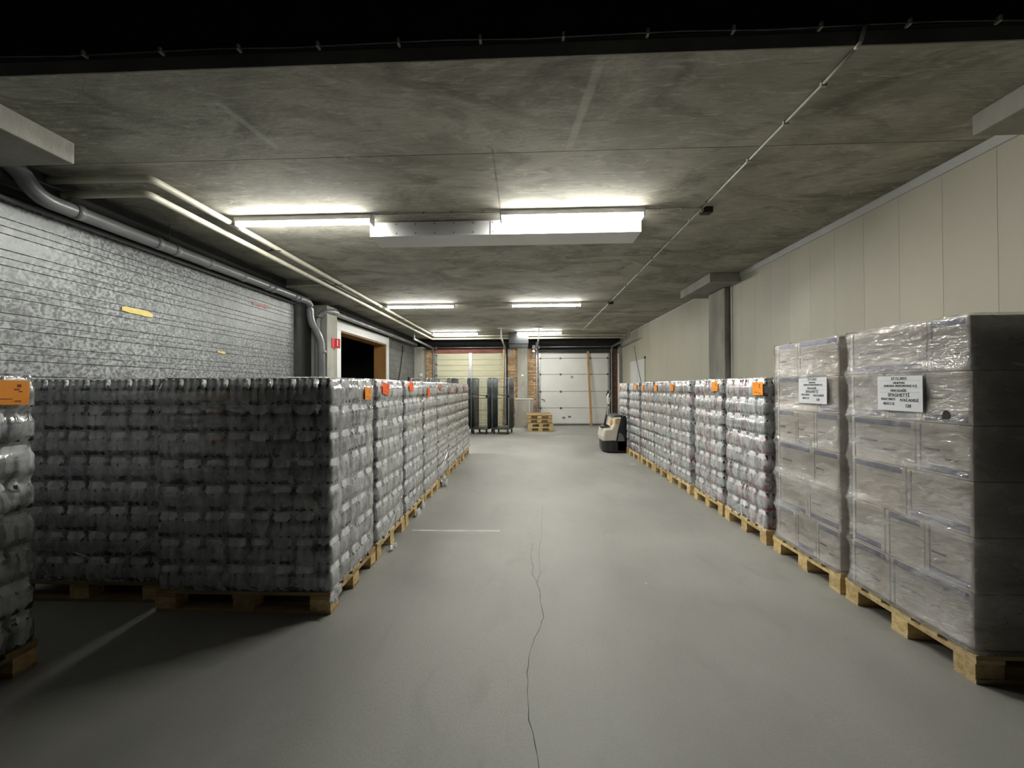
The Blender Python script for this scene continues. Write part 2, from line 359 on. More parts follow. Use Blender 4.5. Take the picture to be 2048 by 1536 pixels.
# block wall beyond the column
BY0, BY1 = 7.18, YB
D0, D1, DT = 8.66, 11.55, 2.82                   # doorway
slab('wall_backing', XL - .30, XL - .012, BY0, D0 - .02, 0, CZ, 'grey_mortar', wl)
slab('wall_backing', XL - .30, XL - .012, D1 + .02, BY1, 0, CZ, 'grey_mortar', wl)
slab('wall_backing', XL - .30, XL - .012, D0 - .02, D1 + .02, DT + .02, CZ, 'grey_mortar', wl)
bh, bl = .198, .442; row = 0; zz = 0
while zz < 3.18:
    y = 8.12 if True else 0
    y -= (row % 2) * bl / 2
    while y < BY1:
        a, b = max(y, 8.12), min(y + bl, BY1)
        if zz < DT + .2 and b > D0 - .24 and a < D1 + .24:            # keep clear of the doorway and its frame
            segs = [(a, min(b, D0 - .24)), (max(a, D1 + .24), b)]
        else: segs = [(a, b)]
        for a2, b2 in segs:
            if b2 - a2 > .05: box('block', XL - .012, XL, a2 + .003, b2 - .003, zz + .003, min(zz + bh, 3.2) - .003, 'grey_block', wl)
        y += bl
    zz += bh; row += 1
struct(slab('trim_5', XL - .012, XL + .02, 8.0, BY1, 3.2, CZ, 'dark_paint', None))
# doorway : white casing, brown reveal, dark room beyond
dr = struct(empty('door_1')); 
box('casing_jamb', XL - .02, XL + .045, D0 - .23, D0, 0, DT + .22, 'white_paint', dr, .004)
box('casing_jamb', XL - .02, XL + .045, D1, D1 + .19, 0, DT + .22, 'white_paint', dr, .004)
box('casing_head', XL - .02, XL + .050, D0 - .23, D1 + .19, DT, DT + .225, 'white_paint', dr, .004)
box('reveal_jamb', XL - .34, XL + .02, D1 - .03, D1 + .012, 0, DT, 'wood_brown', dr)
box('reveal_jamb', XL - .34, XL + .02, D0 - .012, D0 + .03, 0, DT, 'wood_brown', dr)
box('reveal_head', XL - .34, XL + .02, D0 + .03, D1 - .03, DT - .03, DT + .012, 'wood_brown', dr)
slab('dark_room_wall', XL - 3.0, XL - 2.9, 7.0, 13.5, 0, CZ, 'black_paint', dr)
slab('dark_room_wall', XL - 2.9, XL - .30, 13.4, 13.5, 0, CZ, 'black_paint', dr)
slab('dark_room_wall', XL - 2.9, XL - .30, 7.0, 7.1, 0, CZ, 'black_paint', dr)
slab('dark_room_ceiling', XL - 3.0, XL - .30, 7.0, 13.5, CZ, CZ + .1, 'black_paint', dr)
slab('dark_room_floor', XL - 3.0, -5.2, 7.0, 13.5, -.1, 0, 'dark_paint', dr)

# right wall : cream panels with thin joints
wr = struct(empty('wall_right'))
slab('wall_backing', XR + .012, XR + .2, 1.9, 6.84, 0, CZ, 'wall_core', wr)
slab('bounce_cut_wall', XR + .25, XR + .35, -3.0, 1.9, 0, 4.25, 'black_paint', wr)  # black wall added out of view so less light bounces back
slab('wall_backing', XR + .072, XR + .25, 6.84, YB, 0, CZ, 'wall_core', wr)
y = -3.0; pw = .385; off = 6.119 - 23 * pw
y = off
while y < 6.80:
    a, b = y, min(y + pw, 6.82)
    if b > 2.0: box('wall_panel', XR - .002, XR + .014, a + .0008, b - .0008, 0, CZ - .075, 'cream_panel', wr, .0012)
    y += pw
y = 7.0
while y < YB:
    a, b = y, min(y + 1.12, YB)
    box('wall_panel', XR + .06, XR + .074, a + .0008, b - .0008, 0, CZ - .05, 'cream_panel', wr, .0012); y += 1.12
struct(box('trim_6', XR - .022, XR + .02, 1.9, 6.84, CZ - .085, CZ - .001, 'trim_grey', None, .003))
struct(box('trim_7', XR + .045, XR + .075, 7.47, YB, CZ - .055, CZ - .001, 'trim_grey', None, .002))
struct(box('trim_8', XR - .012, XR + .02, 6.78, 6.84, 0, CZ - .1, 'trim_grey', None, .003))
# white service door in the right wall
d = struct(empty('door_4'))
box('door_leaf', XR + .040, XR + .062, 11.9, 13.5, 0, 2.36, 'white_paint', d, .003)
box('door_edge', XR + .034, XR + .062, 12.62, 12.66, 0, 2.34, 'trim_grey', d)
box('door_frame', XR + .03, XR + .062, 11.84, 11.9, 0, 2.42, 'cream_panel', d)
box('door_frame', XR + .03, XR + .062, 11.84, 13.56, 2.36, 2.42, 'cream_panel', d)

# columns and their haunches
def column(name, x0, x1, y0, y1, z1, label):
    bm = bmesh.new(); add_box(bm, x0, x1, y0, y1, 0, z1, 0, .018)
    o = link(name, bm_mesh(name, bm, 'concrete')); struct(o); return o
column('trim_9', XL + .0, -3.97, 7.50, 7.92, CZ - .24, '')
column('trim_10', 3.50, XR + .06, 6.86, 7.46, CZ - .16, '')
column('trim_11', XL + .0, -3.95, YB - .45, YB + .05, 3.06, '')
def haunch(name, x0, x1, y0, y1, z0):
    bm = bmesh.new(); add_box(bm, x0, x1, y0, y1, z0, CZ, 0, .012); return struct(link(name, bm_mesh(name, bm, 'concrete')))
haunch('trim_12', XL - .05, -3.48, 1.6, 2.82, CZ - .165)
haunch('trim_13', 3.15, XR + .1, 1.6, 2.80, CZ - .15)
haunch('trim_14', XL + .02, -3.50, 6.52, 7.92, CZ - .15)
haunch('trim_15', 3.09, XR + .08, 6.52, 7.75, CZ - .155)

# back wall : brick piers, concrete column, two sectional doors
wb = struct(empty('wall_back'))
slab('wall_backing', XL - .3, XR + .3, YB + .12, YB + .3, 0, CZ, 'dark_paint', wb)
slab('lintel', XL + .05, XR + .06, YB - .02, YB + .12, 2.99, CZ, 'black_paint', wb)
def pier(x0, x1, dark):
    slab('mortar_bed', x0, x1, YB, YB + .12, 0, 2.99, 'mortar', wb)
    zz, row = .01, 0; H, Lb = .052, .205
    while zz < 2.96:
        x = x0 - (row % 2) * (Lb + .012) / 2
        while x < x1:
            a, b = max(x, x0), min(x + Lb, x1)
            if b - a > .03: box('brick', a, b, YB - .010, YB + .02, zz, zz + H, dark, wb)
            x += Lb + .012
        zz += H + .013; row += 1
pier(-3.94, -3.60, 'brick'); pier(-.72, -.335, 'brick'); pier(.07, .475, 'brick'); pier(3.30, 3.655, 'brick_dark')
bm = bmesh.new(); add_box(bm, -.33, .065, YB - .16, YB + .1, 0, 3.06, 0, .012); struct(link('trim_16', bm_mesh('trim_16', bm, 'concrete')))
struct(box('trim_17', 3.56, 3.66, YB - .3, YB, 0, 3.05, 'concrete', None, .01))
# cream sectional door
d2 = struct(empty('door_2')); zs = [0.0] + [.20 + .2165 * k for k in range(13)]
zs[-1] = 2.83
for a, b in zip(zs, zs[1:]):
    box('door_panel', -3.50, -2.245, YB - .03, YB + .01, a + .004, b - .004, 'cream_door', d2, .004)
    box('door_panel', -2.115, -.90, YB - .03, YB + .01, a + .004, b - .004, 'cream_door', d2, .004)
box('door_backing', -3.56, -.84, YB + .005, YB + .05, 0, 2.85, 'steel_dark', d2)
box('door_stile', -2.243, -2.117, YB - .045, YB + .0, 0, 2.84, 'steel', d2, .004)
for x in (-3.545, -.865): box('door_stile', x - .045, x + .045, YB - .05, YB + .0, 0, 2.84, 'steel', d2, .004)
box('head_board', -3.58, -.80, YB - .05, YB + .02, 2.84, 2.985, 'red_beam', d2)
for zz in (1.97, 2.4, 2.75):
    for x in (-3.52, -.89): box('hinge', x - .035, x + .035, YB - .085, YB - .05, zz - .03, zz + .03, 'steel_dark', d2)
# white sectional door
d3 = struct(empty('door_3')); zs = [.07, .673, 1.317, 1.982, 2.608, 2.80]
box('door_backing', .50, 3.26, YB + .005, YB + .05, 0, 2.83, 'steel_dark', d3)
for a, b in zip(zs, zs[1:]): box('door_panel', .545, 3.19, YB - .03, YB + .01, a + .007, b - .007, 'white_door', d3, .006)
box('bottom_seal', .545, 3.19, YB - .032, YB + .01, .03, .075, 'steel', d3); box('rubber_strip', .545, 3.19, YB - .03, YB + .01, 0, .03, 'rubber', d3)
for x in (.53, 3.205): box('door_stile', x - .04, x + .04, YB - .05, YB + .0, 0, 2.80, 'steel', d3, .004)
for zz in zs[1:-1]:
    for x in (1.35, 2.49): box('hinge', x - .035, x + .035, YB - .05, YB - .03, zz - .035, zz + .035, 'steel_dark', d3)
    for x in (.56, 3.17): box('hinge', x - .03, x + .03, YB - .07, YB - .03, zz - .03, zz + .03, 'black_plastic', d3)
for px, py in ((1127.5, 835.5), (1139, 833.5)):
    p = at(px, py, y=YB - .03); f0 = box('vent_grille', p.x - .055, p.x + .055, YB - .038, YB - .03, p.z - .035, p.z + .035, 'truck_grey', d3)
p = at(1144, 754, y=YB - .03); f0 = box('badge', p.x - .045, p.x + .045, YB - .036, YB - .03, p.z - .045, p.z + .045, 'truck_grey', d3)
link('badge_print', box_mesh(.04, .004, .03, 'sign_white'), f0, (0, -.004, .03))
tube('door_handle', [(.60, YB - .05, 1.02), (.70, YB - .09, 1.0), (.72, YB - .09, .92)], .012, 'black_plastic', d3, 6)

# ------------------------------------------------------------------ pipes, cables, lamps
def pipe(name, label, pts, r, mat, cat='pipe', rad=.12, couplers=(), cmat=None, crad=1.12, n=12):
    root = empty(name, pts[0]); tag(root, label, cat); o0 = Vector(pts[0])
    bm = bmesh.new(); add_tube(bm, [Vector(q) - o0 for q in bend(pts, rad)], r, n); link('pipe_run', bm_mesh('pipe_run', bm, mat), root)
    for c, dr_ in couplers:
        bm = bmesh.new(); c = Vector(c) - o0; dv = Vector(dr_).normalized(); add_tube(bm, [c - dv * .03, c + dv * .03], r * crad, n)
        link('coupling', bm_mesh('coupling', bm, cmat or mat), root)
    return root
Y1 = (0, 1, 0)
r1 = pipe('ceiling_pipe', 'lower cream heating pipe running under the ceiling and along the back wall', [(-4.27, 3.30, 3.255), (-3.40, 3.30, 3.255), (-3.40, 13.75, 3.255), (3.52, 13.75, 3.255)], .032, 'cream_pipe', rad=.07)
r2 = pipe('ceiling_pipe', 'upper cream heating pipe beside the lower one, close to the ceiling', [(-4.27, 3.20, 3.335), (-3.27, 3.20, 3.335), (-3.27, 13.62, 3.335), (3.52, 13.62, 3.335)], .032, 'cream_pipe', rad=.07)
for y in (4.9, 6.6, 8.3, 10, 11.7):
    bm = bmesh.new(); add_box(bm, -.03, .19, -.012, .012, .045, .055); add_box(bm, .065, .085, -.008, .008, .05, .145)
    link('pipe_hanger', bm_mesh('pipe_hanger', bm, 'steel_dark'), r1, (.865, y - 3.30, 0))
r3 = pipe('drain_pipe', 'fat grey plastic drain pipe along the top of the galvanised wall', [(-4.42, 2.62, 3.42), (-4.12, 2.93, 3.33), (-4.10, 3.05, 3.115), (-4.10, 7.14, 3.13), (-4.12, 7.16, 2.78), (-3.97, 7.28, 2.45), (-3.955, 7.30, 0)], .064, 'pvc_grey', rad=.16,
     couplers=[((-4.10, y, 3.12), Y1) for y in (3.34, 4.1, 4.32, 4.8, 5.4, 5.92, 6.05, 6.62, 6.75)] + [((-3.955, 7.30, 2.2), (0, 0, 1))], crad=1.10)
for y in (4.25, 5.05, 6.0):
    bm = bmesh.new(); add_tube(bm, [(0, 0, .05), (0, 0, .28)], .004, 6); link('hanger_rod', bm_mesh('hanger_rod', bm, 'steel_dark'), r3, (-4.10 + 4.42, y - 2.62, 3.12 - 3.42))
r4 = pipe('drain_pipe', 'grey plastic drain pipe running over the white doorway casing', [(-4.13, 7.43, 0), (-4.13, 7.43, 2.86), (-4.02, 7.46, 3.03), (-3.90, 7.75, 3.06), (-4.06, 8.1, 3.08), (-4.10, 12.3, 3.10), (-4.10, 14.2, 3.10)], .052, 'pvc_grey', rad=.15,
     couplers=[((-4.08, y, 3.10), Y1) for y in (8.4, 9.3, 10.3, 11.6)], crad=1.12)
pipe('wall_conduit', 'thin dark pipe just under the fat grey drain pipe', [(-4.24, 1.95, 3.06), (-4.24, 6.98, 3.06)], .018, 'pvc_grey', cat='pipe')
# ceiling conduit and cables
c1 = pipe('electrical_conduit', 'thin pale conduit running lengthwise across the concrete ceiling', [(1.855, 2.21, 3.385), (1.865, 2.45, 3.385), (1.875, 4.10, 3.385), (1.885, 8.58, 3.385), (1.89, 12.9, 3.385)], .0095, 'grey_conduit', cat='conduit', rad=.05, n=8)
for y in (2.45, 2.8, 3.25, 4.0, 4.4, 5.0, 5.7, 6.4, 7.2, 8.0, 8.75, 9.6, 10.4):
    link('clip', box_mesh(.035, .016, .028, 'grey_conduit'), c1, (1.87 - 1.855, y - 2.21, 3.37 - 3.385))
pipe('conduit_riser', 'short dark conduit stub climbing the slab edge to the beam cable', [(1.855, 2.20, 3.385), (1.86, 2.172, 3.40), (1.865, 2.150, 3.47)], .011, 'grey_conduit', cat='conduit', n=8)
for y, px in ((4.14, 0), (8.62, 0)):
    j = empty('junction_box', (1.93 if y < 5 else 1.90, y, 3.34)); tag(j, 'black junction box on the ceiling where the front lamp cable meets the conduit' if y < 5 else 'small dark junction box on the ceiling beside the middle pair of lamps', 'junction box')
    link('box_body', box_mesh(.11, .085, .06, 'black_plastic', .006), j); link('gland', box_mesh(.03, .03, .03, 'grey_conduit'), j, (-.06, -.03, .01))
def cable(label, pts, r=.006, mat='grey_conduit', cl=(), name='lamp_cable'):
    root = empty(name, pts[0]); tag(root, label, 'cable'); o0 = Vector(pts[0]); bm = bmesh.new()
    add_tube(bm, [Vector(q) - o0 for q in pts], r, 6); link('cable_run', bm_mesh('cable_run', bm, mat), root)
    for q in cl: link('clip', box_mesh(.014, .03, .03, 'grey_conduit'), root, Vector(q) - o0)
def wav(x0, x1, y, z, n=8, a=.006): return [(x0 + (x1 - x0) * k / n, y + a * math.sin(k * 1.9), z + a * .5 * math.cos(k * 2.3)) for k in range(n + 1)]
for lbl, y in (('front', 4.10), ('middle', 8.58), ('rear', 13.0)):
    cable('thin cable on the ceiling between the two %s lamps' % lbl, wav(-1.66, -.28, y, 3.385), cl=[(x, y, 3.37) for x in (-1.4, -1.1, -.8, -.45)])
    if lbl != 'rear': cable('thin cable on the ceiling from the %s lamp to the conduit' % lbl, wav(1.27, 1.88, y, 3.385, 5), cl=[(x, y, 3.37) for x in (1.45, 1.65)])
cable('cable clipped along the dark edge beam above the slab edge', [(-3.6 + .45 * k, 2.155, 3.480 + .006 * math.sin(k * 2.1)) for k in range(17)], .005, 'steel_dark', cl=[(-2.6 + .47 * k, 2.155, 3.465) for k in range(12)], name='beam_cable')

def lamp(x0, x1, y, label):
    root = empty('batten_lamp', ((x0 + x1) / 2, y, CZ)); tag(root, label, 'lamp', 'ceiling batten lamps'); h = (x1 - x0) / 2
    bm = bmesh.new(); add_box(bm, -h, h, -.052, .052, -.056, 0, 0, .004); link('housing', bm_mesh('lamp_housing', bm, 'white_paint'), root)
    bm = bmesh.new(); n = 10; ra = [(.049 * math.cos(PI * k / n), -.0565 - .035 * math.sin(PI * k / n)) for k in range(n + 1)]
    for (a, b) in zip(ra, ra[1:]):
        fc = bm.faces.new([bm.verts.new(q) for q in ((-h + .02, a[0], a[1]), (h - .02, a[0], a[1]), (h - .02, b[0], b[1]), (-h + .02, b[0], b[1]))]); fc.smooth = True
    for s in (-h + .02, h - .02): bm.faces.new([bm.verts.new((s, q[0], q[1])) for q in ra])
    bmesh.ops.remove_doubles(bm, verts=bm.verts[:], dist=1e-5); bmesh.ops.recalc_face_normals(bm, faces=bm.faces[:])
    link('diffuser', bm_mesh('lamp_diffuser', bm, 'tube_light'), root)
    for s in (-1, 1): link('end_cap', box_mesh(.02, .106, .100, 'white_paint', .004), root, (s * (h - .009), 0, -.102))
lamp(-3.22, -1.68, 4.15, 'glowing batten lamp on the ceiling beside the cream pipes, ahead of the long white housing')
lamp(-.27, 1.27, 4.13, 'glowing batten lamp mounted directly against the long white housing')
lamp(-3.15, -1.61, 8.62, 'glowing batten lamp on bare ceiling beside the pipes, above the doorway zone')
lamp(-.31, 1.24, 8.62, 'glowing batten lamp alone in the middle of the ceiling beside a small junction box')
lamp(-3.18, -1.63, 13.05, 'glowing batten lamp just above the pipes in front of the cream door')
lamp(-.30, 1.22, 13.05, 'glowing batten lamp just above the pipes beside the dark hanging unit')

# long white housing under the ceiling
r = empty('air_curtain_housing', (-.24, 4.60, CZ)); tag(r, 'long white sheet-metal housing hung across the ceiling beside the lamp', 'housing')
bm = bmesh.new(); add_box(bm, -1.535, 1.535, -.30, .045, -.175, -.012, 0, .006); link('housing_body', bm_mesh('housing_body', bm, 'white_paint'), r)
for k, (x, zz) in enumerate([(-1.45 + .22 * i, (-.045, -.15)[j]) for i in range(7) for j in range(2)]): link('rivet', box_mesh(.012, .004, .012, 'steel_dark'), r, (x, -.302, zz))
box('seam_strip', -.16, -.152, -.303, -.299, -.17, -.02, 'steel_dark', r)

# ------------------------------------------------------------------ door tracks, dark unit at the back
def door_track(x, label):
    root = empty('door_track', (x, 14.9, 3.05)); tag(root, label, 'door track')
    pts = bend([(0, .03, -3.0), (0, .03, -.02), (0, -2.65, .02)], .32, 8)
    bm = bmesh.new(); prev = None
    for p in pts:
        i = pts.index(p); d = (pts[min(i + 1, len(pts) - 1)] - pts[max(i - 1, 0)]).normalized(); u = Vector((1, 0, 0)); w = u.cross(d).normalized()
        cur = [bm.verts.new(p + a * u * .022 + b * w * .03) for a, b in ((-1, -1), (1, -1), (1, 1), (-1, 1))]
        if prev:
            for k in range(4): bm.faces.new((prev[k], prev[(k + 1) % 4], cur[(k + 1) % 4], cur[k]))
        else: bm.faces.new(cur[::-1])
        prev = cur
    bm.faces.new(prev); bmesh.ops.recalc_face_normals(bm, faces=bm.faces[:]); link('rail', bm_mesh('door_rail', bm, 'steel'), root)
    link('hanger', box_mesh(.04, .03, .345, 'steel'), root, (0, -2.62, .0)); link('hanger_plate', box_mesh(.22, .06, .02, 'steel'), root, (0, -2.62, .329))
    return root
door_track(-3.62, 'steel track at the pipe side of the cream door')
door_track(-.79, 'steel track between the cream door and the brick pier')
door_track(.42, 'steel track at the brick side of the white door')
door_track(3.30, 'steel track by the cream wall beside the white door')
for x0, x1, l in ((-3.6, -.76, 'thin steel shaft across the top of the cream door'), (.40, 3.42, 'thin steel shaft across the top of the white door')):
    rr = empty('torsion_shaft', (x0, 14.78, 3.04)); tag(rr, l, 'door shaft'); bm = bmesh.new(); add_tube(bm, [(0, 0, 0), (x1 - x0, 0, 0)], .016, 8); link('shaft', bm_mesh('shaft', bm, 'steel'), rr)
    for q in (.1, x1 - x0 - .1): link('bearing_plate', box_mesh(.05, .18, .12, 'steel_dark'), rr, (q, .10, -.06))
rr = empty('heater_unit', (-.25, 13.36, 2.86)); tag(rr, 'dark grey hanging heater unit in front of the concrete column', 'heater')
link('casing', box_mesh(.68, .34, .38, 'charcoal', .012), rr, (0, 0, .13)); link('base_tray', box_mesh(.66, .32, .13, 'black_plastic', .006), rr)
for x in (-.2, .2): link('hanging_rod', box_mesh(.02, .02, .03, 'steel_dark'), rr, (x, 0, .51))
rr = empty('motor_drive', (.30, 14.75, 2.92)); tag(rr, 'small black door drive above the brick pier by the white door', 'motor')
link('motor_body', box_mesh(.14, .2, .20, 'black_plastic', .02), rr); link('motor_end', box_mesh(.08, .08, .08, 'steel'), rr, (0, -.02, -.08)); link('bracket', box_mesh(.05, .18, .3, 'steel_dark'), rr, (.1, .02, .0))
for px, py, l in ((1021, 706, 'small pale plate fixed on the brick pier next to the cream door'), (1068, 708, 'small pale plate fixed on the brick pier next to the white door')):
    p = at(px, py, y=YB - .012); rr = empty('wall_plate', (p.x, YB - .012, p.z)); tag(rr, l, 'plate'); link('plate', box_mesh(.13, .02, .24, 'concrete', .004), rr, (0, 0, -.12)); link('screw', box_mesh(.016, .008, .016, 'steel_dark'), rr, (0, -.012, .08))
p = at(1045, 751, y=YB - .17); rr = empty('bell_button', (p.x, YB - .16, p.z)); tag(rr, 'round white button on the concrete column at the back', 'button')
bm = bmesh.new(); add_lathe(bm, [(.05, 0), (.05, .012), (.032, .022), (.01, .026)], 14); o = link('button_disc', bm_mesh('button_disc', bm, 'sign_white'), rr, (0, 0, 0), (PI / 2, 0, 0))
p = at(842, 750, y=YB - .46); rr = empty('wall_socket', (p.x, YB - .455, p.z)); tag(rr, 'white socket on the concrete column beside the cream door', 'socket'); link('socket_plate', box_mesh(.1, .03, .1, 'sign_white', .008), rr, (0, -.01, -.05)); link('socket_face', box_mesh(.05, .01, .05, 'trim_grey'), rr, (0, -.026, -.025))
# low concrete guard block around the column
rr = empty('concrete_guard', (-.07, 14.43, 0)); tag(rr, 'low grey concrete guard block standing before the column', 'concrete block')
link('block_body', box_mesh(.68, .66, 1.03, 'concrete', .012), rr); link('lit_top', box_mesh(.70, .68, .03, 'trim_grey', .006), rr, (0, 0, 1.03)); link('edge_strip', box_mesh(.03, .01, 1.02, 'trim_grey'), rr, (.19, -.334, 0))  # paler top slab paints in the lamp light falling on the block
# leaning planks
def lean(name, label, x0, y0, x1, y1, z1, w, t, mat, cat):
    a, b = Vector((x0, y0, .0)), Vector((x1, y1, z1)); d = b - a; root = empty(name, a); tag(root, label, cat)
    bm = bmesh.new(); add_box(bm, -w / 2, w / 2, -t / 2, t / 2, 0, d.length, 0, .003); o = link('plank_length', bm_mesh(name, bm, mat), root)
    o.rotation_euler = d.to_track_quat('Z', 'Y').to_euler(); root.location = a + Vector((0, 0, .006))
    return root
pa, pb = at(1180.5, 851, z=0), at(1175.5, 706, y=14.90)
lean('timber_plank', 'brown timber plank leaning upright against the white door', pa.x, 14.62, pb.x, 14.88, 2.86, .085, .035, 'plank', 'plank')
pa = at(1003, 780, y=14.85); pb = at(1008, 698, y=14.9)
lean('timber_plank', 'pale timber plank leaning at the edge of the cream door', pa.x, 14.66, pb.x, 14.90, 2.98, .08, .03, 'wood', 'plank')
# rope on the right wall, pole, left wall stick, warning barrier
pts = [at(1270, 692, x=3.6), at(1273, 715, x=3.6), at(1278, 740, x=3.6), at(1284, 766, x=3.6)]
cable('thin dark cord hanging over the white service door', [(3.58, q.y, q.z) for q in pts], .012, 'truck_grey', name='hanging_cord')
pipe('corner_pole', 'pale upright pole in the back corner by the cream wall', [(3.50, 14.6, 0), (3.50, 14.6, 2.75)], .035, 'white_paint', cat='pole')
pa, pb = at(799, 757, x=XL + .05), at(806, 707, x=XL + .04)
cable('black cord hanging on the dark block wall beyond the doorway', [(XL + .05, pa.y, .4), (XL + .04, pa.y + .1, 1.2), (XL + .035, pa.y, pa.z), (XL + .03, (pa.y + pb.y) / 2 + .03, (pa.z + pb.z) / 2), (XL + .02, pb.y, pb.z), (XL + .02, pb.y + .05, 2.95)], .016, 'black_plastic', name='black_cord')
rr = empty('warning_barrier', (-3.95, 13.15, 0)); tag(rr, 'black and yellow striped barrier board standing behind the wrapped stacks', 'barrier')
link('upright', box_mesh(.06, .06, 1.86, 'black_plastic', .006), rr, (-.12, 0, 0)); link('foot', box_mesh(.4, .3, .04, 'black_plastic', .006), rr, (.05, 0, 0))
for k in range(8): link('stripe', box_mesh(.055, .02, .26, ('tape_yellow', 'black_plastic')[k % 2]), rr, (.02 + .055 * k, 0, 1.44), (0, .25, 0))
link('board_support', box_mesh(.05, .03, 1.44, 'black_plastic'), rr, (.2, .03, .03))
# red sign on the left column
rr = empty('fire_sign', (-3.955, 7.62, 0)); tag(rr, 'red fire equipment sign with a white symbol on the concrete column', 'sign')
pc = at(654, 683, x=-3.95); rr.location = (-3.965, 7.80, pc.z)
bm = bmesh.new()
for (a, b) in (((.006, -.13), (.012, -.05)), ((.012, -.05), (.085, .06))):
    v = [bm.verts.new((x, y, zz)) for zz in (-.1, .1) for (x, y) in (a, b)]
    bm.faces.new((v[0], v[1], v[3], v[2]))
bmesh.ops.remove_doubles(bm, verts=bm.verts[:], dist=1e-4); bmesh.ops.solidify(bm, geom=bm.faces[:], thickness=.003); link('sign_plate', bm_mesh('sign_plate', bm, 'sign_red'), rr)
s = link('sign_symbol', text_mesh('1', .19, 'sign_white'), rr, (.054, -.002, 0)); dv = Vector((.085 - .012, .11, 0)).normalized(); nv = Vector((dv.y, -dv.x, 0)); 
s.matrix_local = Matrix.Translation(Vector((.0525, .003, 0)) + nv * .004) @ Matrix((dv, Vector((0, 0, 1)), nv)).transposed().to_4x4()
# tape scraps on the galvanised wall
def scrap(label, p0, p1, h, mat, rag):
    a = at(*p0, x=XL + .006); b = at(*p1, x=XL + .006); o0 = a
    bm = bmesh.new(); n = 8; up = []; dn = []
    for k in range(n + 1):
        q = a.lerp(b, k / n) - o0; e = .35 if k in (0, n) else 1
        up.append(bm.verts.new((.003, q.y, q.z + h / 2 * e * random.uniform(1 - rag, 1)))); dn.append(bm.verts.new((.003, q.y, q.z - h / 2 * random.uniform(1 - rag, 1))))
    for k in range(n): bm.faces.new((dn[k], dn[k + 1], up[k + 1], up[k]))
    r_ = bmesh.ops.extrude_face_region(bm, geom=bm.faces[:])
    for v in r_['geom']:
        if isinstance(v, bmesh.types.BMVert): v.co.x += .0015
    bmesh.ops.recalc_face_normals(bm, faces=bm.faces[:])
    o = link('tape_scrap', bm_mesh('tape_scrap', bm, mat)); o.location = (XL + .006, o0.y, o0.z); tag(o, label, 'tape')
scrap('torn strip of yellow tape stuck on the galvanised wall', (243, 616), (305, 630), .075, 'tape_yellow', .35)
scrap('torn red and white tape on the galvanised wall near the pipe elbow', (505, 606), (537, 615), .06, 'tape_red', .5)
scrap('small faded yellow tape scrap low on the galvanised wall', (435, 703), (450, 706), .04, 'tape_yellow', .5)

# ------------------------------------------------------------------ pallets
def pallet(x0, y0, z0, sx, sy, label, group, old=False, flip=False, rz=0.0):
    """deck boards run along sx; openings face both ways"""
    root = empty('wooden_pallet', (x0 + sx / 2, y0 + sy / 2, z0), rz); tag(root, label, 'pallet', group)
    wd = 'wood_old' if old else 'wood'
    P = []
    hb, ht = .022, .142
    bw = [.13, .09, .13, .09, .13]; tot = sum(bw); gap = (sy - tot) / 4; y = -sy / 2
    for w in bw: P.append(('deck_board', sx, w, .022, 0, y + w / 2, .120, wd)); y += w + gap
    for x in (-sx / 2 + .07, 0, sx / 2 - .07): P.append(('cross_board', .14, sy, .022, x, 0, .098, wd))
    for x in (-sx / 2 + .07, 0, sx / 2 - .07):
        for q in (-sy / 2 + .05, 0, sy / 2 - .05): P.append(('block', .14, .10, .076, x, q, .022, 'wood_block'))
    for q in (-sy / 2 + .05, 0, sy / 2 - .05): P.append(('bottom_board', sx, .10, .022, 0, q, 0, wd))
    for nme, a, b, c, x, y, z, mt_ in P:
        if flip: z = ht - z - c
        link(nme, box_mesh(a, b, c, mt_, .0), root, (x + random.uniform(-.003, .003), y + random.uniform(-.003, .003), z))
    return root

# ------------------------------------------------------------------ bottles and packs
BD, BH = .052, .174
def bottle_bm(bm, cx, cy, off=0):
    prof = [(.021, .0), (.0255, .004), (.0252, .028), (.0255, .030), (.0256, .058), (.0255, .096), (.0252, .098), (.0250, .102), (.022, .112), (.015, .134), (.0125, .146), (.0125, .158), (.0142, .159), (.0142, .172), (.012, BH)]
    mis = [off, off, off, off + 1, off + 2, off, off, off, off, off + 3, off + 3, off, off + 4, off + 4, off + 4]
    add_lathe(bm, prof, 10, mis, cx, cy)
STY = {'green': ['glass_green', 'bottle_label', 'bottle_label', 'bottle_label_plain', 'cap_pale'],
       'plain': ['glass_dark', 'bottle_label_plain', 'bottle_label_plain', 'bottle_label_plain', 'cap_pale'],
       'olive': ['glass_green', 'label_olive', 'label_olive', 'bottle_label', 'cap_pale'],
       'red': ['label_red', 'label_red', 'bottle_label', 'glass_dark', 'cap_pale']}
BOT = {}
for s_, ms in STY.items():
    bm = bmesh.new(); bottle_bm(bm, 0, 0); BOT[s_] = bm_mesh('bottle_' + s_, bm, ms)
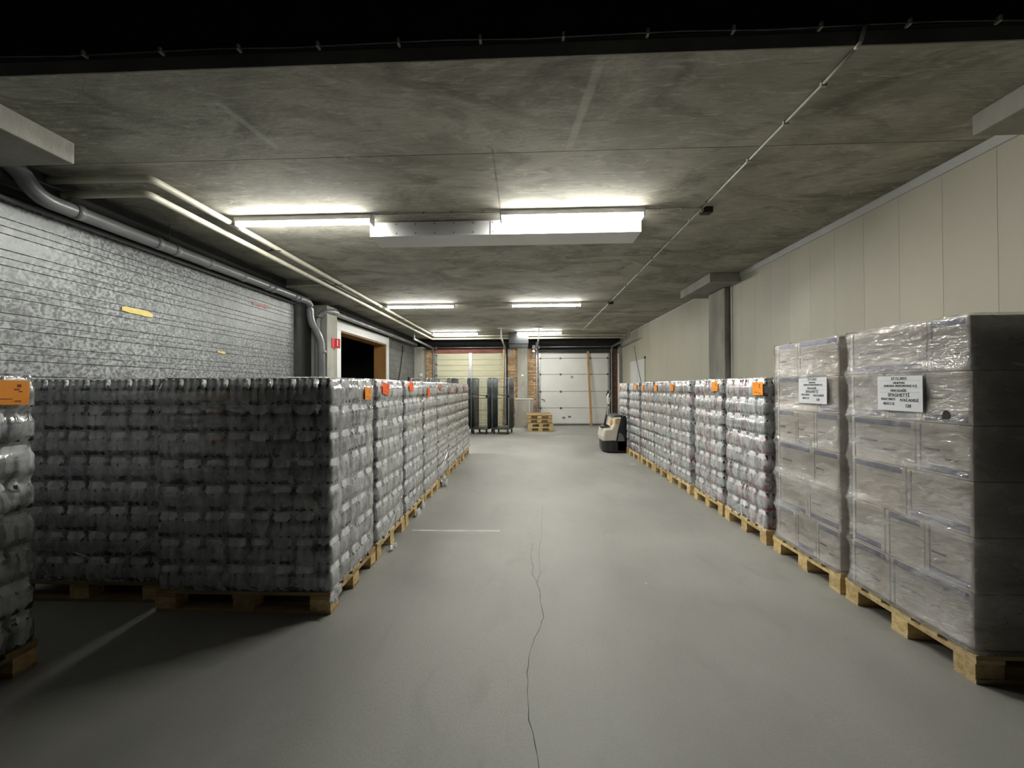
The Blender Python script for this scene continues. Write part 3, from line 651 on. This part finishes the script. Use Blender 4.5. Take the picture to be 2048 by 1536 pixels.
def film_bm(bm, mi, seed=0, hh=.170):
    rnd = random.Random(seed); n = 40; a, b = .0738, .0490
    zs = [(.024, .965), (.030, .99), (.045, 1.0), (.085, 1.0), (.105, .985), (.125, .93), (.142, .86), (hh - .008, .80), (hh, .72)]
    rings = []
    for zz, sc in zs:
        ring = []
        for k in range(n):
            t = 2 * PI * k / n; c, s = math.cos(t), math.sin(t); e = 2 / 7
            x = a * math.copysign(abs(c) ** e, c); y = b * math.copysign(abs(s) ** e, s)
            lob = .0035 * (1 - abs(math.cos(PI * (x / BD)))) if abs(y) > b * .93 else .0035 * (1 - abs(math.sin(PI * (y / BD)))) if abs(x) > a * .95 else 0
            nx, ny = (0, math.copysign(1, y)) if abs(y) > b * .93 else (math.copysign(1, x), 0)
            j = rnd.uniform(-.0012, .0012)
            # above the shoulders the film pulls in towards the necks
            ix = x * sc if abs(x) > a * .6 else x * (.5 + .5 * sc)
            ring.append(bm.verts.new((ix - nx * (lob + j), y * (sc if True else 1) - ny * (lob + j), zz + rnd.uniform(-.001, .001))))
        rings.append(ring)
    for p, q in zip(rings, rings[1:]):
        for k in range(n):
            fc = bm.faces.new((p[k], p[(k + 1) % n], q[(k + 1) % n], q[k])); fc.material_index = mi; fc.smooth = True
FILM = []
for sd in range(3):
    bm = bmesh.new(); film_bm(bm, 0, sd); FILM.append(bm_mesh('pack_film', bm, 'pack_film'))
FULL = {}
def full_pack(style, sd):
    if (style, sd) not in FULL:
        bm = bmesh.new(); film_bm(bm, 5, sd)
        for i in (-1, 0, 1):
            for j in (-.5, .5): bottle_bm(bm, i * BD, j * BD)
        FULL[(style, sd)] = bm_mesh('bottle_pack_' + style, bm, STY[style] + ['pack_film'])
    return FULL[(style, sd)]

NL = 8
def wrap_mesh(sx, sy, lh, nl, kind, seed, mat, zlo=.0015):
    """stretch film around a whole load: local x 0..sx, y 0..sy, z from the pallet deck"""
    rnd = random.Random(seed); from mathutils import noise as ns
    bm = bmesh.new(); npx, npy = int(sx / .03), int(sy / .03); per_pts = []
    r0 = .02
    for k in range(npx): per_pts.append((sx * k / npx, 0, 0, -1))
    for k in range(npy): per_pts.append((sx, sy * k / npy, 1, 0))
    for k in range(npx): per_pts.append((sx - sx * k / npx, sy, 0, 1))
    for k in range(npy): per_pts.append((0, sy - sy * k / npy, -1, 0))
    rows = []; per_l = 7 if kind == 'bottle' else 9
    zs = [(zlo, 0.0)]
    for l in range(nl):
        for j in range(per_l):
            t = j / per_l
            if kind == 'bottle': off = -.004 if t < .05 else .004 if t < .62 else .004 - .022 * math.sin((t - .62) / .38 * PI)
            else: off = .010 - .018 * math.sin(PI * t) ** .7 + (.006 if t < .01 else 0)
            zs.append((l * lh + t * lh + .002, off))
    zs.append((nl * lh + .004, .0 if kind == 'box' else -.012)); zs.append((nl * lh + .008, -.03))
    for iz, (zz, off) in enumerate(zs):
        row = []
        for (x, y, nx, ny) in per_pts:
            p = Vector((x * 6 + seed * 9.1, y * 6, zz * 7)); o = off + .005 * ns.noise(p) + .0025 * ns.noise(p * 4)
            if kind == 'box': o += .004 * ns.noise(Vector((x * 2, y * 2, zz * 40 + seed)))
            dz = .006 * ns.noise(Vector((x * 3 + 5, y * 3, zz * 3 + seed))) + (.02 * ns.noise(Vector((x * 9, y * 9, seed))) if iz == 0 else 0)
            cx_, cy_ = sx / 2 - x, sy / 2 - y
            # corners drawn in a little
            cdx = min(x, sx - x); cdy = min(y, sy - y); cr = max(0, 1 - max(cdx, cdy) / .03) if min(cdx, cdy) < 1e-6 else 0
            row.append(bm.verts.new((x + nx * o + math.copysign(.006 * cr, cx_), y + ny * o + math.copysign(.006 * cr, cy_), max(zz + dz, .0015))))
        rows.append(row)
    n = len(per_pts)
    for p, q in zip(rows, rows[1:]):
        for k in range(n):
            fc = bm.faces.new((p[k], p[(k + 1) % n], q[(k + 1) % n], q[k])); fc.smooth = True
    return bm_mesh('stretch_wrap', bm, mat)
LX, LY = 1.196, .728
WRAPB = [wrap_mesh(LX, LY, .178, NL, 'bottle', s_, 'wrap_film') for s_ in (1, 2, 3)]
INNER = {}
def inner_mesh(x0, x1, y0, y1, h):
    k = (round(x0, 3), round(x1, 3), round(y0, 3), round(y1, 3), round(h, 3))
    if k not in INNER:
        bm = bmesh.new(); nx = max(1, round((x1 - x0) / .156)); ny = max(1, round((y1 - y0) / .104)); dx, dy = (x1 - x0) / nx, (y1 - y0) / ny
        for i in range(nx):
            for j in range(ny): add_box(bm, x0 + i * dx + .003, x0 + (i + 1) * dx - .003, y0 + j * dy + .003, y0 + (j + 1) * dy - .003, 0, h)
        INNER[k] = bm_mesh('inner_packs', bm, 'glass_dark')
    return INNER[k]

def sticker(root, x, y, z, w, h, mat, nx, tilt=0.0, ink='ink_red'):
    """paper slip on the corridor face (normal nx along x)"""
    o = link('paper_slip', box_mesh(w, .0015, h, mat), root, (x, y, z - h / 2), (0, tilt, PI / 2 if nx > 0 else -PI / 2))
    for (a, b, c, e) in ((.22, .72, .10, .12), (.16, .60, .14, .06), (.26, .52, .08, .05), (-.12, .22, .35, .03), (.2, .12, .16, .05)):
        link('print_mark', box_mesh(round(w * c, 4), .002, round(h * e, 4), ink), o, (w * a, -.0006, h * b))
    return o

def bottle_load(name, label, group, face, side, y0, style, detail, front_n, seed, lh=.178, z0=.143, alt=None, corridor=True, tint=None):
    """face: x of the corridor side; side=+1 faces +x, -1 faces -x ; front_n: packs built along the front row"""
    rnd = random.Random(seed)
    root = empty(name, (face, y0, z0)); tag(root, label, 'wrapped load', group)
    sx = -side                                            # inward direction in x
    PA, PB = .156, .104
    def put(u, v, rot, l, face_dir):
        st = style
        if alt and rnd.random() < alt[1]: st = alt[0]
        ju, jv, jr = rnd.uniform(-.003, .003), rnd.uniform(-.003, .003), rnd.uniform(-.02, .02)
        loc = (sx * u + ju, v + jv, l * lh + .002); rz = (PI / 2 if rot else 0) + jr
        sd = rnd.randrange(3)
        if not detail:
            link('bottle_pack', full_pack(st, sd), root, loc, (0, 0, rz)); return
        o = link('bottle_pack', FILM[sd], root, loc, (0, 0, rz))
        # bottles on the seen side; local long axis x when rot=0, and world y when rot=1
        if face_dir == 'x':                                # seen from the corridor
            pos = [(i * BD, (-.5 if side > 0 else .5) * BD) for i in (-1, 0, 1)] if rot else [(side * BD, j * BD) for j in (-.5, .5)]
        elif face_dir == 'y':
            pos = [(i * BD, -.5 * BD) for i in (-1, 0, 1)] if not rot else [(-BD, j * BD) for j in (-.5, .5)]
        else:                                              # corner, seen from both
            pos = [(i * BD, -.5 * BD) for i in (-1, 0, 1)] + [(side * BD, .5 * BD)] if not rot else [(i * BD, (-.5 if side > 0 else .5) * BD) for i in (-1, 0, 1)] + [(-BD, (.5 if side > 0 else -.5) * BD)]
        for (a, b) in pos: link('bottle', BOT[st], o, (a, b, 0), (0, 0, rnd.uniform(0, 6)))
    for l in range(NL):
        if l % 2 == 0:
            v = 0
            if corridor:
                for q in range(5):
                    if q < 4: put(PB / 2, v + PA / 2, True, l, 'c' if q == 0 else 'x'); v += PA
                    else: put(PA / 2, v + PB / 2, False, l, 'x'); v += PB
            elif front_n: put(PB / 2, PA / 2, True, l, 'y')
            for q in range(min(front_n, 7)): put(PB + PA * (q + .5), PB / 2, False, l, 'y')
        else:
            put(PB / 2, PA / 2, True, l, 'c' if corridor else 'y'); v = PA
            if corridor:
                for q in range(4):
                    if q == 1: put(PA / 2, v + PB / 2, False, l, 'x'); v += PB
                    else: put(PB / 2, v + PA / 2, True, l, 'x'); v += PA
            for q in range(min(front_n, 7)): put(PB + PA * (q + .5), PB / 2, False, l, 'y')
    H = NL * lh - .012
    u0 = .165 if corridor else .0
    a, b = sorted((sx * u0, sx * LX)); vb = .115 if front_n >= 7 else .165
    o = link('inner_packs', inner_mesh(a, b, vb if front_n else 0.0, LY, H), root, (0, 0, .002)); o['kind'] = 'stuff'
    if 0 < front_n < 7:
        a, b = sorted((sx * (PB + PA * front_n + .01), sx * LX)); o = link('inner_packs', inner_mesh(a, b, 0.0, .16, H), root, (0, 0, .002)); o['kind'] = 'stuff'
    w = link('stretch_wrap', WRAPB[seed % 3], root, (0 if sx > 0 else -LX, 0, 0)); w.scale = (1, 1, lh / .178)
    return root

def strand(root, p0, p1, r=.006, sag=.02):
    o0 = root.location; a, b = Vector(p0) - o0, Vector(p1) - o0; bm = bmesh.new()
    pts = [a.lerp(b, k / 6) + Vector((0, 0, -sag * math.sin(PI * k / 6))) for k in range(7)]
    add_tube(bm, pts, [r * random.uniform(.6, 1.2) for _ in pts], 6); link('film_strand', bm_mesh('film_strand', bm, 'loose_film'), root)
def crumple(root, p, s, name='loose_film_tuft', flat=.7):
    from mathutils import noise as ns
    bm = bmesh.new(); bmesh.ops.create_icosphere(bm, subdivisions=4, radius=1); sd = random.uniform(0, 50)
    for v in bm.verts:
        q = v.co.copy(); f = .75 + .45 * ns.noise(q * 1.6 + Vector((sd, 0, 0))) + .35 * abs(ns.noise(q * 4 + Vector((0, sd, 0))))
        v.co = Vector((q.x * f * s[0], q.y * f * s[1], q.z * f * s[2]))
    return link(name, bm_mesh('film_tuft', bm, 'loose_film'), root, Vector(p) - root.location)

# ------------------------------------------------------------------ left row
LF = -1.30
LYS = [2.50, 3.29, 4.07, 4.85, 5.61, 6.37, 7.125, 7.885]
LLAB = ['wrapped bottle load with a yellow-orange slip, foremost of its row',
        'wrapped bottle load with a torn bright red slip, right behind the foremost load',
        'wrapped bottle load with a tall bright red slip, second behind the foremost load',
        'wrapped bottle load whose bright red slip hangs low over the second layer',
        'wrapped bottle load with a faded tilted red slip',
        'wrapped bottle load with a faded narrow slip, third from the roll cages',
        'wrapped bottle load with a faded small slip, second from the roll cages',
        'wrapped bottle load with a pink slip, next to the roll cages']
LPAL = ['foremost bottle load with the yellow-orange slip', 'bottle load with the torn bright red slip', 'bottle load with the tall bright red slip', 'bottle load whose red slip hangs low',
        'bottle load with the faded tilted slip', 'bottle load third from the roll cages', 'bottle load second from the roll cages', 'bottle load next to the roll cages']
LSLIP = [((735.5, 787), .12, .10, 'orange_paper', 0), ((771, 777.5), .16, .105, 'red_paper', .15), ((822, 773), .14, .105, 'red_paper', .12), ((857, 785), .11, .125, 'red_paper', .0),
         ((880, 774), .15, .09, 'faded_red_paper', .35), ((898.5, 782), .10, .11, 'faded_red_paper', .1), ((912.5, 780), .10, .10, 'faded_red_paper', 0), ((929, 776), .12, .09, 'faded_red_paper', 0)]
loads = []
for i, y in enumerate(LYS):
    ld = bottle_load('wrapped_bottle_load', LLAB[i], 'wrapped bottle loads on the doorway side', LF, 1, y, 'green' if i == 0 else 'plain', i < 2, 7 if i == 0 else 2, 11 + i,
                     alt=('olive', .25) if i == 0 else ('green', .3))
    loads.append(ld)
    (px, py), w, h, mt_, tl = LSLIP[i]; p = at(px, py, x=LF + .012); sticker(ld, .012 + .004, min(max(p.y - y, .075), .665), p.z - .143, w, h, mt_, 1, tl)
    pallet(LF - 1.2 + .004, y - .005, 0, 1.2, .745, 'timber pallet under the ' + LPAL[i], 'pallets under the doorway-side loads', old=i in (0, 4, 6))
def onL(px, py, dx=.02): return at(px, py, x=LF + dx)
strand(loads[1], onL(806, 985), onL(765, 1088)); strand(loads[2], onL(848, 935), onL(822, 1015)); strand(loads[3], onL(877, 914), onL(852, 940)); strand(loads[4], onL(897, 898), onL(884, 932)); strand(loads[6], onL(921, 884), onL(916, 893)); strand(loads[7], (LF + .01, 8.58, .62), (LF + .03, 8.59, .16), .012, 0)
crumple(loads[1], onL(786, 1098, .05) + Vector((0, 0, 0)), (.045, .10, .05)); crumple(loads[2], onL(836, 1030, .02), (.03, .14, .08)); crumple(loads[4], onL(889, 962, .05), (.05, .13, .085)); crumple(loads[0], (LF + .004, 2.56, .105), (.012, .09, .05))
crumple(loads[2], onL(846, 1018, .015), (.02, .1, .12))
# second column behind the first, and the near load at the picture's edge
ldb = bottle_load('wrapped_bottle_load', 'dark unlit bottle load between the foremost one and the galvanised wall', 'wrapped bottle loads on the doorway side', -2.555, 1, 2.60, 'plain', True, 7, 41, corridor=False)
pallet(-3.755, 2.595, 0, 1.2, .745, 'timber pallet under the dark unlit bottle load by the galvanised wall', 'pallets under the doorway-side loads', old=True)
ldn = bottle_load('wrapped_bottle_load', 'separate wrapped load of olive bottles with a large orange slip', 'wrapped bottle loads on the doorway side', -2.665, 1, 1.262, 'olive', True, 2, 42, lh=.1795, alt=('green', .4))
pallet(-3.865, 1.255, 0, 1.2, .745, 'timber pallet under the separate olive bottle load with the large orange slip', 'pallets under the doorway-side loads', old=True)
p = at(18, 785, x=-2.64); sticker(ldn, .03, p.y - 1.262, p.z - .143, .15, .125, 'orange_paper', 1, .03)
strand(ldb, (-2.65, 2.57, .42), (-2.93, 2.57, .20), .005, .0); strand(ldb, (-3.18, 2.575, .36), (-2.9, 2.575, .26), .005, .0)

# ------------------------------------------------------------------ right row
RF = 2.255
RYS = [3.70, 4.50, 5.375, 6.13, 6.885, 7.75, 8.66]
RLAB = ['wrapped load of red-labelled bottles with an orange slip, directly behind the carton stacks',
        'wrapped load of red-labelled bottles with an orange slip, second behind the carton stacks',
        'wrapped load of red-labelled bottles, third behind the carton stacks',
        'wrapped load of pale bottles with an orange slip, fourth behind the carton stacks',
        'wrapped load of pale bottles with a narrow slip, fifth behind the carton stacks',
        'wrapped load of pale bottles standing next to the one the truck is parked at',
        'wrapped load of pale bottles with the pallet truck parked against it']
RPAL = ['bottle load directly behind the carton stacks', 'bottle load second behind the carton stacks', 'bottle load third behind the carton stacks', 'bottle load fourth behind the carton stacks', 'bottle load fifth behind the carton stacks', 'bottle load beside the one at the truck', 'bottle load that the pallet truck is parked against']
RSLIP = [((1516, 777.5), .165, .125), ((1430, 773), .14, .11), ((1344, 774.5), .12, .11), ((1311.5, 776), .13, .11), ((1285.5, 776), .10, .11), ((1272, 773), .13, .11), ((1239.5, 776), .08, .1)]
for i, y in enumerate(RYS):
    ld = bottle_load('wrapped_bottle_load', RLAB[i], 'wrapped bottle loads along the cream wall', RF, -1, y, 'red' if i < 3 else 'plain', i < 1, 2, 61 + i, lh=.1795, alt=('plain', .45) if i < 3 else ('red', .2))
    (px, py), w, h = RSLIP[i]; p = at(px, py, x=RF - .012); sticker(ld, -.016, min(max(p.y - y, .08), .66), p.z - .143, w, h, 'orange_paper', -1, random.uniform(-.04, .06))
    pallet(RF - .004, y - .005, 0, 1.2, .745, 'timber pallet under the ' + RPAL[i], 'pallets along the cream wall', old=i in (3,))

# ------------------------------------------------------------------ carton stacks
CARD = {}
def carton_mesh(a, b, c):
    k = (round(a, 3), round(b, 3), round(c, 3))
    if k not in CARD:
        bm = bmesh.new(); add_box(bm, -a / 2, a / 2, -b / 2, b / 2, 0, c, 0, .006); CARD[k] = bm_mesh('carton', bm, 'cardboard')
    return CARD[k]
WRAPX = {}
TXT = {}
def carton_load(label, y0, dep, seed):
    rnd = random.Random(seed); lh = .2865; nl = 6; z0 = .143; wid = 1.16
    root = empty('wrapped_carton_load', (RF + .005, y0, z0)); tag(root, label, 'wrapped load', 'wrapped carton loads')
    pats = [[.40, .60], [.36, .30, .34], [.30, .70], [.62, .38], [.34, .33, .33], [.48, .52]]
    for l in range(nl):
        v = .024; pt = pats[(l + seed) % 6]; jx = rnd.uniform(-.004, .004)
        for f_ in pt:
            w = f_ * (dep - .04); o = link('carton', carton_mesh(.30, w - .006, lh - .003), root, (.15 + .024 + jx + rnd.uniform(-.003, .003), v + w / 2, l * lh + .001))
            # printed bands and lettering on the aisle side
            hi = lh - .045 if rnd.random() < .6 else .012
            if w > .2:
                link('printed_band', box_mesh(.001, round(w - .05, 3), .036, 'print_blue'), o, (-.1505, 0, hi))
                if rnd.random() < .7:
                    link('printed_band', box_mesh(.001, round(w * .3, 3), .012, 'print_grey'), o, (-.1505, w * .2, lh * .45))
                if rnd.random() < .6: link('printed_band', box_mesh(.001, round(w * .22, 3), .009, 'print_grey'), o, (-.1505, -w * .15, lh * .3))
                link('printed_frame', box_mesh(.001, .009, round(lh - .02, 3), 'print_grey'), o, (-.1503, w / 2 - .03, .008))
            v += w
        u = .335
        for q in range(3):
            link('carton', carton_mesh(.275, .36, lh - .003), root, (u + .14, .212, l * lh + .001), (0, 0, rnd.uniform(-.006, .006))); 
            u += .28
    o = link('inner_cartons', box_mesh(.81, dep - .41, lh * nl - .004, 'cardboard'), root, (.335 + .415, .39 + (dep - .41) / 2, .001)); o['kind'] = 'stuff'
    k = round(dep, 3)
    w = link('stretch_wrap', wrap_mesh(1.17, dep + .004, lh, nl, 'box', seed, 'box_wrap'), root, (-.002, -.002, 0))
    # corner edge lines : overlapping film makes bright vertical folds
    return root
A0, ADEP = 2.02, .775
B0, BDEP = 2.85, .735
la = carton_load('tall wrapped stack of cartons with a large white label, foremost along the cream wall', A0, ADEP, 3)
lb = carton_load('wrapped stack of cartons with a creased white label, next to the red-labelled bottles', B0, BDEP, 4)
pallet(RF - .006, A0 - .006, 0, 1.2, .785, 'timber pallet under the foremost stack of cartons', 'pallets along the cream wall')
pallet(RF - .002, B0 - .006, 0, 1.2, .752, 'timber pallet under the second stack of cartons', 'pallets along the cream wall')
LINES = [('27.12.2023', .50, .925, .075, 0), ("NUH'UN", .50, .80, .062, 0), ('ANKARA MAKARNASI A.Ş', .52, .715, .060, 0), ('NUH KLASİK', .49, .585, .058, 1), ('SPAGHETTİ', .49, .455, .088, 1),
         ('PALET EBATI', .25, .335, .056, 1), ('KOLİ ADEDİ', .72, .315, .064, 1), ('80X115', .27, .195, .078, 0), ('120', .70, .155, .080, 1)]
def paper_label(root, px0, px1, py0, py1, dx):
    a, b = at(px0, py1, x=RF - dx), at(px1, py1, x=RF - dx); c = at(px1, py0, x=RF - dx); w = abs(a.y - b.y); h = c.z - (a.z + b.z) / 2 if False else abs(at((px0 + px1) / 2, py0, x=RF - dx).z - at((px0 + px1) / 2, py1, x=RF - dx).z)
    cy = (a.y + b.y) / 2; cz = at((px0 + px1) / 2, py1, x=RF - dx).z
    o = link('paper_label', box_mesh(round(w, 4), .0015, round(h, 4), 'paper'), root, (-dx - .005, cy - root.location.y, cz - root.location.z), (0, 0, -PI / 2))
    for s, u, v, sz, ul in LINES:
        t = link('printed_text', text_mesh(s, sz * h * 1.42, bold=.0005), o, ((u - .5) * w, -.0012, v * h), (PI / 2, 0, 0)); t.scale = (.98, 1, 1)
        wd = t.data.vertices and max(q.co.x for q in t.data.vertices) - min(q.co.x for q in t.data.vertices)
        if ul: link('underline', box_mesh(round(wd, 4), .0006, .0012, 'ink'), o, ((u - .5) * w, -.0010, v * h - sz * h * .60))
    for v in (.865, .655, .53): link('ruled_line', box_mesh(round(w * .9, 4), .0006, .0008, 'print_grey'), o, (0, -.0008, v * h))
paper_label(la, 1756, 1846, 752, 822, .004)
paper_label(lb, 1598, 1654, 755, 807, .004)
for s, px, py, sz in (('MAKARNA', 1762, 828, .034), ('Her MAKARNA', 1838, 833, .034)):
    p = at(px, py, x=RF + .006); link('printed_text', text_mesh(s, sz, 'print_grey'), la, (.0155, p.y - A0, p.z - .143), (PI / 2, 0, -PI / 2))
# hand hole in the near stack
p = at(1893, 833, x=RF)
bm = bmesh.new(); add_lathe(bm, [(.024, 0), (.024, .002)], 16); o = link('hand_hole', bm_mesh('hand_hole', bm, 'black_paint'), la, (-.006, p.y - A0, p.z - .143), (0, -PI / 2, 0)); o.scale = (1.4, .8, 1)

# ------------------------------------------------------------------ empty pallet stack
for k, (dx, dy, fl_, rz) in enumerate(((0, 0, False, 0), (.01, .01, False, .01), (-.02, .0, True, -.02), (-.03, .02, False, .015))):
    pallet(.05 + dx, 12.78 + dy, .1425 * k, .84, 1.15, ('bottom', 'second from bottom', 'third from bottom, turned upside down', 'topmost')[k] + ' pallet of the empty stack before the white door', 'empty pallets stacked before the white door', old=k > 1, flip=fl_, rz=rz)

# ------------------------------------------------------------------ roll cages
def add_rod(bm, a, b, r=.006, n=5): add_tube(bm, [a, b], r, n)
CW_, CD_, CH_ = .55, .66, 1.62
def cage_parts():
    P = []
    bm = bmesh.new(); add_box(bm, -CW_ / 2, CW_ / 2, -CD_ / 2, CD_ / 2, .15, .178, 0, .004)
    for k in range(5): add_box(bm, -CW_ / 2 + .04 + k * .115, -CW_ / 2 + .07 + k * .115, -CD_ / 2 + .02, CD_ / 2 - .02, .178, .186)
    P.append(('base_deck', bm_mesh('base_deck', bm, 'cage_steel'), (0, 0, 0)))
    def panel(length, along):
        bm = bmesh.new(); v = (lambda s, z: (0, s, z)) if along == 'y' else (lambda s, z: (s, 0, z)); h = length / 2
        add_tube(bm, bend([v(-h, .17), v(-h, .17 + CH_), v(h, .17 + CH_), v(h, .17)], .10, 5), .013, 8)
        f = bm_mesh('side_frame', bm, 'steel')
        bm = bmesh.new(); n = 20 if along == 'y' else 11
        for k in range(1, n): s = -h + length * k / n; add_rod(bm, v(s, .18), v(s, .17 + CH_ - .01), 0.0062 if along == 'y' else .0048, 5)
        for zz in (.30, .72, 1.12, 1.5): add_rod(bm, v(-h, zz), v(h, zz), .006, 5)
        return f, bm_mesh('wire_grid', bm, 'cage_steel')
    s = panel(CD_, 'y'); b = panel(CW_, 'x')
    bm = bmesh.new(); add_lathe(bm, [(.058, -.014), (.062, -.006), (.062, .006), (.058, .014)], 14); wh = bm_mesh('caster_wheel', bm, 'rubber')
    bm = bmesh.new(); add_box(bm, -.022, -.017, -.03, .03, .03, .15); add_box(bm, .017, .022, -.03, .03, .03, .15); add_box(bm, -.022, .022, -.035, .035, .135, .15); fk = bm_mesh('caster_fork', bm, 'steel_dark')
    bm = bmesh.new(); add_tube(bm, [(-CW_ / 2, -CD_ / 2 + .01, 1.30), (0, -CD_ / 2 - .005, 1.25), (CW_ / 2, -CD_ / 2 + .01, 1.22)], .012, 6); st = bm_mesh('strap', bm, 'black_plastic')
    return P, s, b, wh, fk, st
CP, CS, CB, CWH, CFK, CST = cage_parts()
def roll_cage(x, y, rz, label):
    root = empty('roll_cage', (x, y, 0), rz); tag(root, label, 'roll cage', 'steel roll cages before the cream door')
    for nme, me, loc in CP: link(nme, me, root, loc)
    for (f, g), loc in ((CS, (-CW_ / 2, 0, 0)), (CS, (CW_ / 2, 0, 0)), (CB, (0, CD_ / 2, 0))):
        o = link('side_frame', f, root, loc); q = link('wire_grid', g, o); q['kind'] = 'stuff'
    for sx in (-1, 1):
        for sy in (-1, 1):
            fk = link('caster_fork', CFK, root, (sx * (CW_ / 2 - .05), sy * (CD_ / 2 - .06), 0)); link('caster_wheel', CWH, fk, (0, 0, .062), (0, PI / 2, 0))
    link('strap', CST, root)
    link('strap_buckle', box_mesh(.05, .03, .09, 'black_plastic', .004), root, (CW_ / 2 - .01, -CD_ / 2 - .005, 1.16))
    return root
cx0 = [-.75, -1.41, -2.07, -2.73, -3.36]
cl = ['open steel roll cage standing beside the low concrete guard block', 'open steel roll cage second from the concrete guard block', 'steel roll cage third from the guard block, half hidden by wrapped bottles', 'steel roll cage fourth from the guard block, only its top showing', 'steel roll cage nearest the striped barrier, only its top showing']
for k, x in enumerate(cx0): roll_cage(x, 12.42 + (.0, .03, -.02, .05, .02)[k], (-.20, -.26, -.2, -.24, -.22)[k], cl[k])

# ------------------------------------------------------------------ pallet truck
ty = 8.66; root = empty('pallet_truck', (1.72, ty + .02, 0)); tag(root, 'cream and black electric pallet truck parked with its forks under the last load', 'pallet truck')
TW = .70
def tprism(name, poly, y0, y1, mat, parent=root, bev=.02):
    bm = bmesh.new(); add_prism(bm, poly, y0, y1, 0, bev); o = link(name, bm_mesh(name, bm, mat), parent)
    return o
# black skirt with rounded nose (plan outline extruded)
bm = bmesh.new(); pl = [(.53, 0), (.53, TW), (.20, TW), (.07, TW - .07), (.015, TW - .2), (.015, .2), (.07, .07), (.20, 0)]
lo = [bm.verts.new((x * .97 + .02, y, .03)) for x, y in pl]; mi_ = [bm.verts.new((x, y, .10)) for x, y in pl]; hi = [bm.verts.new((x, y, .265)) for x, y in pl]
for a, b in ((lo, mi_), (mi_, hi)):
    for k in range(len(pl)): bm.faces.new((a[k], a[(k + 1) % len(pl)], b[(k + 1) % len(pl)], b[k]))
bm.faces.new(lo); bm.faces.new(hi[::-1]); bmesh.ops.recalc_face_normals(bm, faces=bm.faces[:]); link('skirt', bm_mesh('truck_skirt', bm, 'black_plastic'), root)
tprism('body_cover', [(.02, .267), (.005, .36), (.03, .50), (.05, .545), (.20, .555), (.245, .64), (.265, .79), (.28, .80), (.42, .80), (.43, .78), (.37, .55), (.315, .267)], .015, TW - .015, 'truck_cream', bev=.045)
tprism('cover_step', [(.035, .50), (.06, .565), (.20, .575), (.215, .50)], .12, TW - .12, 'truck_grey', bev=.02)
tprism('mast_frame', [(.32, .27), (.375, .55), (.43, .79), (.45, .835), (.50, .845), (.525, .825), (.53, .04), (.32, .04)], .0, TW, 'black_plastic', bev=.015)
bm = bmesh.new(); pts = [(.335, .275), (.36, .46)] + [(.36 + .12 * math.sin(a), .275 + .185 * math.cos(a)) for a in [k * PI / 16 for k in range(1, 9)]]
add_prism(bm, pts, -.006, .002); link('side_panel', bm_mesh('side_panel', bm, 'truck_grey'), root)
tprism('battery_lid', [(.25, .80), (.27, .85), (.40, .865), (.50, .845), (.44, .80)], .06, TW - .06, 'steel_dark', bev=.02)
tl = tube('tiller_arm', bend([(.085, TW / 2 - .1, .58), (.10, TW / 2 - .1, .66), (.19, TW / 2 - .1, 1.10)], .05), .024, 'black_plastic', root, 10)
bm = bmesh.new(); add_lathe(bm, [(.11, .55), (.115, .575), (.09, .61), (.04, .63)], 16, None, .10, TW / 2 - .1); link('tiller_base', bm_mesh('tiller_base', bm, 'black_plastic'), root)
tprism('tiller_cover', [(.15, .84), (.135, .86), (.175, 1.05), (.195, 1.05)], TW / 2 - .135, TW / 2 - .065, 'truck_cream', bev=.01)
hd = tprism('tiller_head', [(.175, 1.09), (.155, 1.22), (.165, 1.30), (.20, 1.33), (.225, 1.27), (.215, 1.16), (.205, 1.09)], TW / 2 - .17, TW / 2 - .03, 'truck_cream', bev=.02)
for s in (-1, 1):
    tube('hand_grip', bend([(.19, TW / 2 - .1 + s * .06, 1.26), (.17, TW / 2 - .1 + s * .15, 1.30), (.215, TW / 2 - .1 + s * .14, 1.385), (.225, TW / 2 - .1, 1.40)], .04), .015, 'black_plastic', root, 8)
for a, b in (((.205, .62), (.245, .78)),):
    link('warning_sticker', box_mesh(.05, .12, .09, 'truck_orange', .004), root, (.228, .20, .63), (0, .20, 0)); link('warning_sticker', box_mesh(.06, .004, .09, 'truck_orange'), root, (.315, .012, .66))
for s in (.14, TW - .14): link('fork', box_mesh(1.12, .15, .05, 'steel_dark', .008), root, (.53 + .54, s, .034))
for s in (.10, TW - .10):
    bm = bmesh.new(); add_lathe(bm, [(.055, -.02), (.06, 0), (.055, .02)], 14); link('stabiliser_wheel', bm_mesh('stabiliser_wheel', bm, 'rubber'), root, (.16, s, .061), (PI / 2, 0, 0))
bpy.context.view_layer.update()
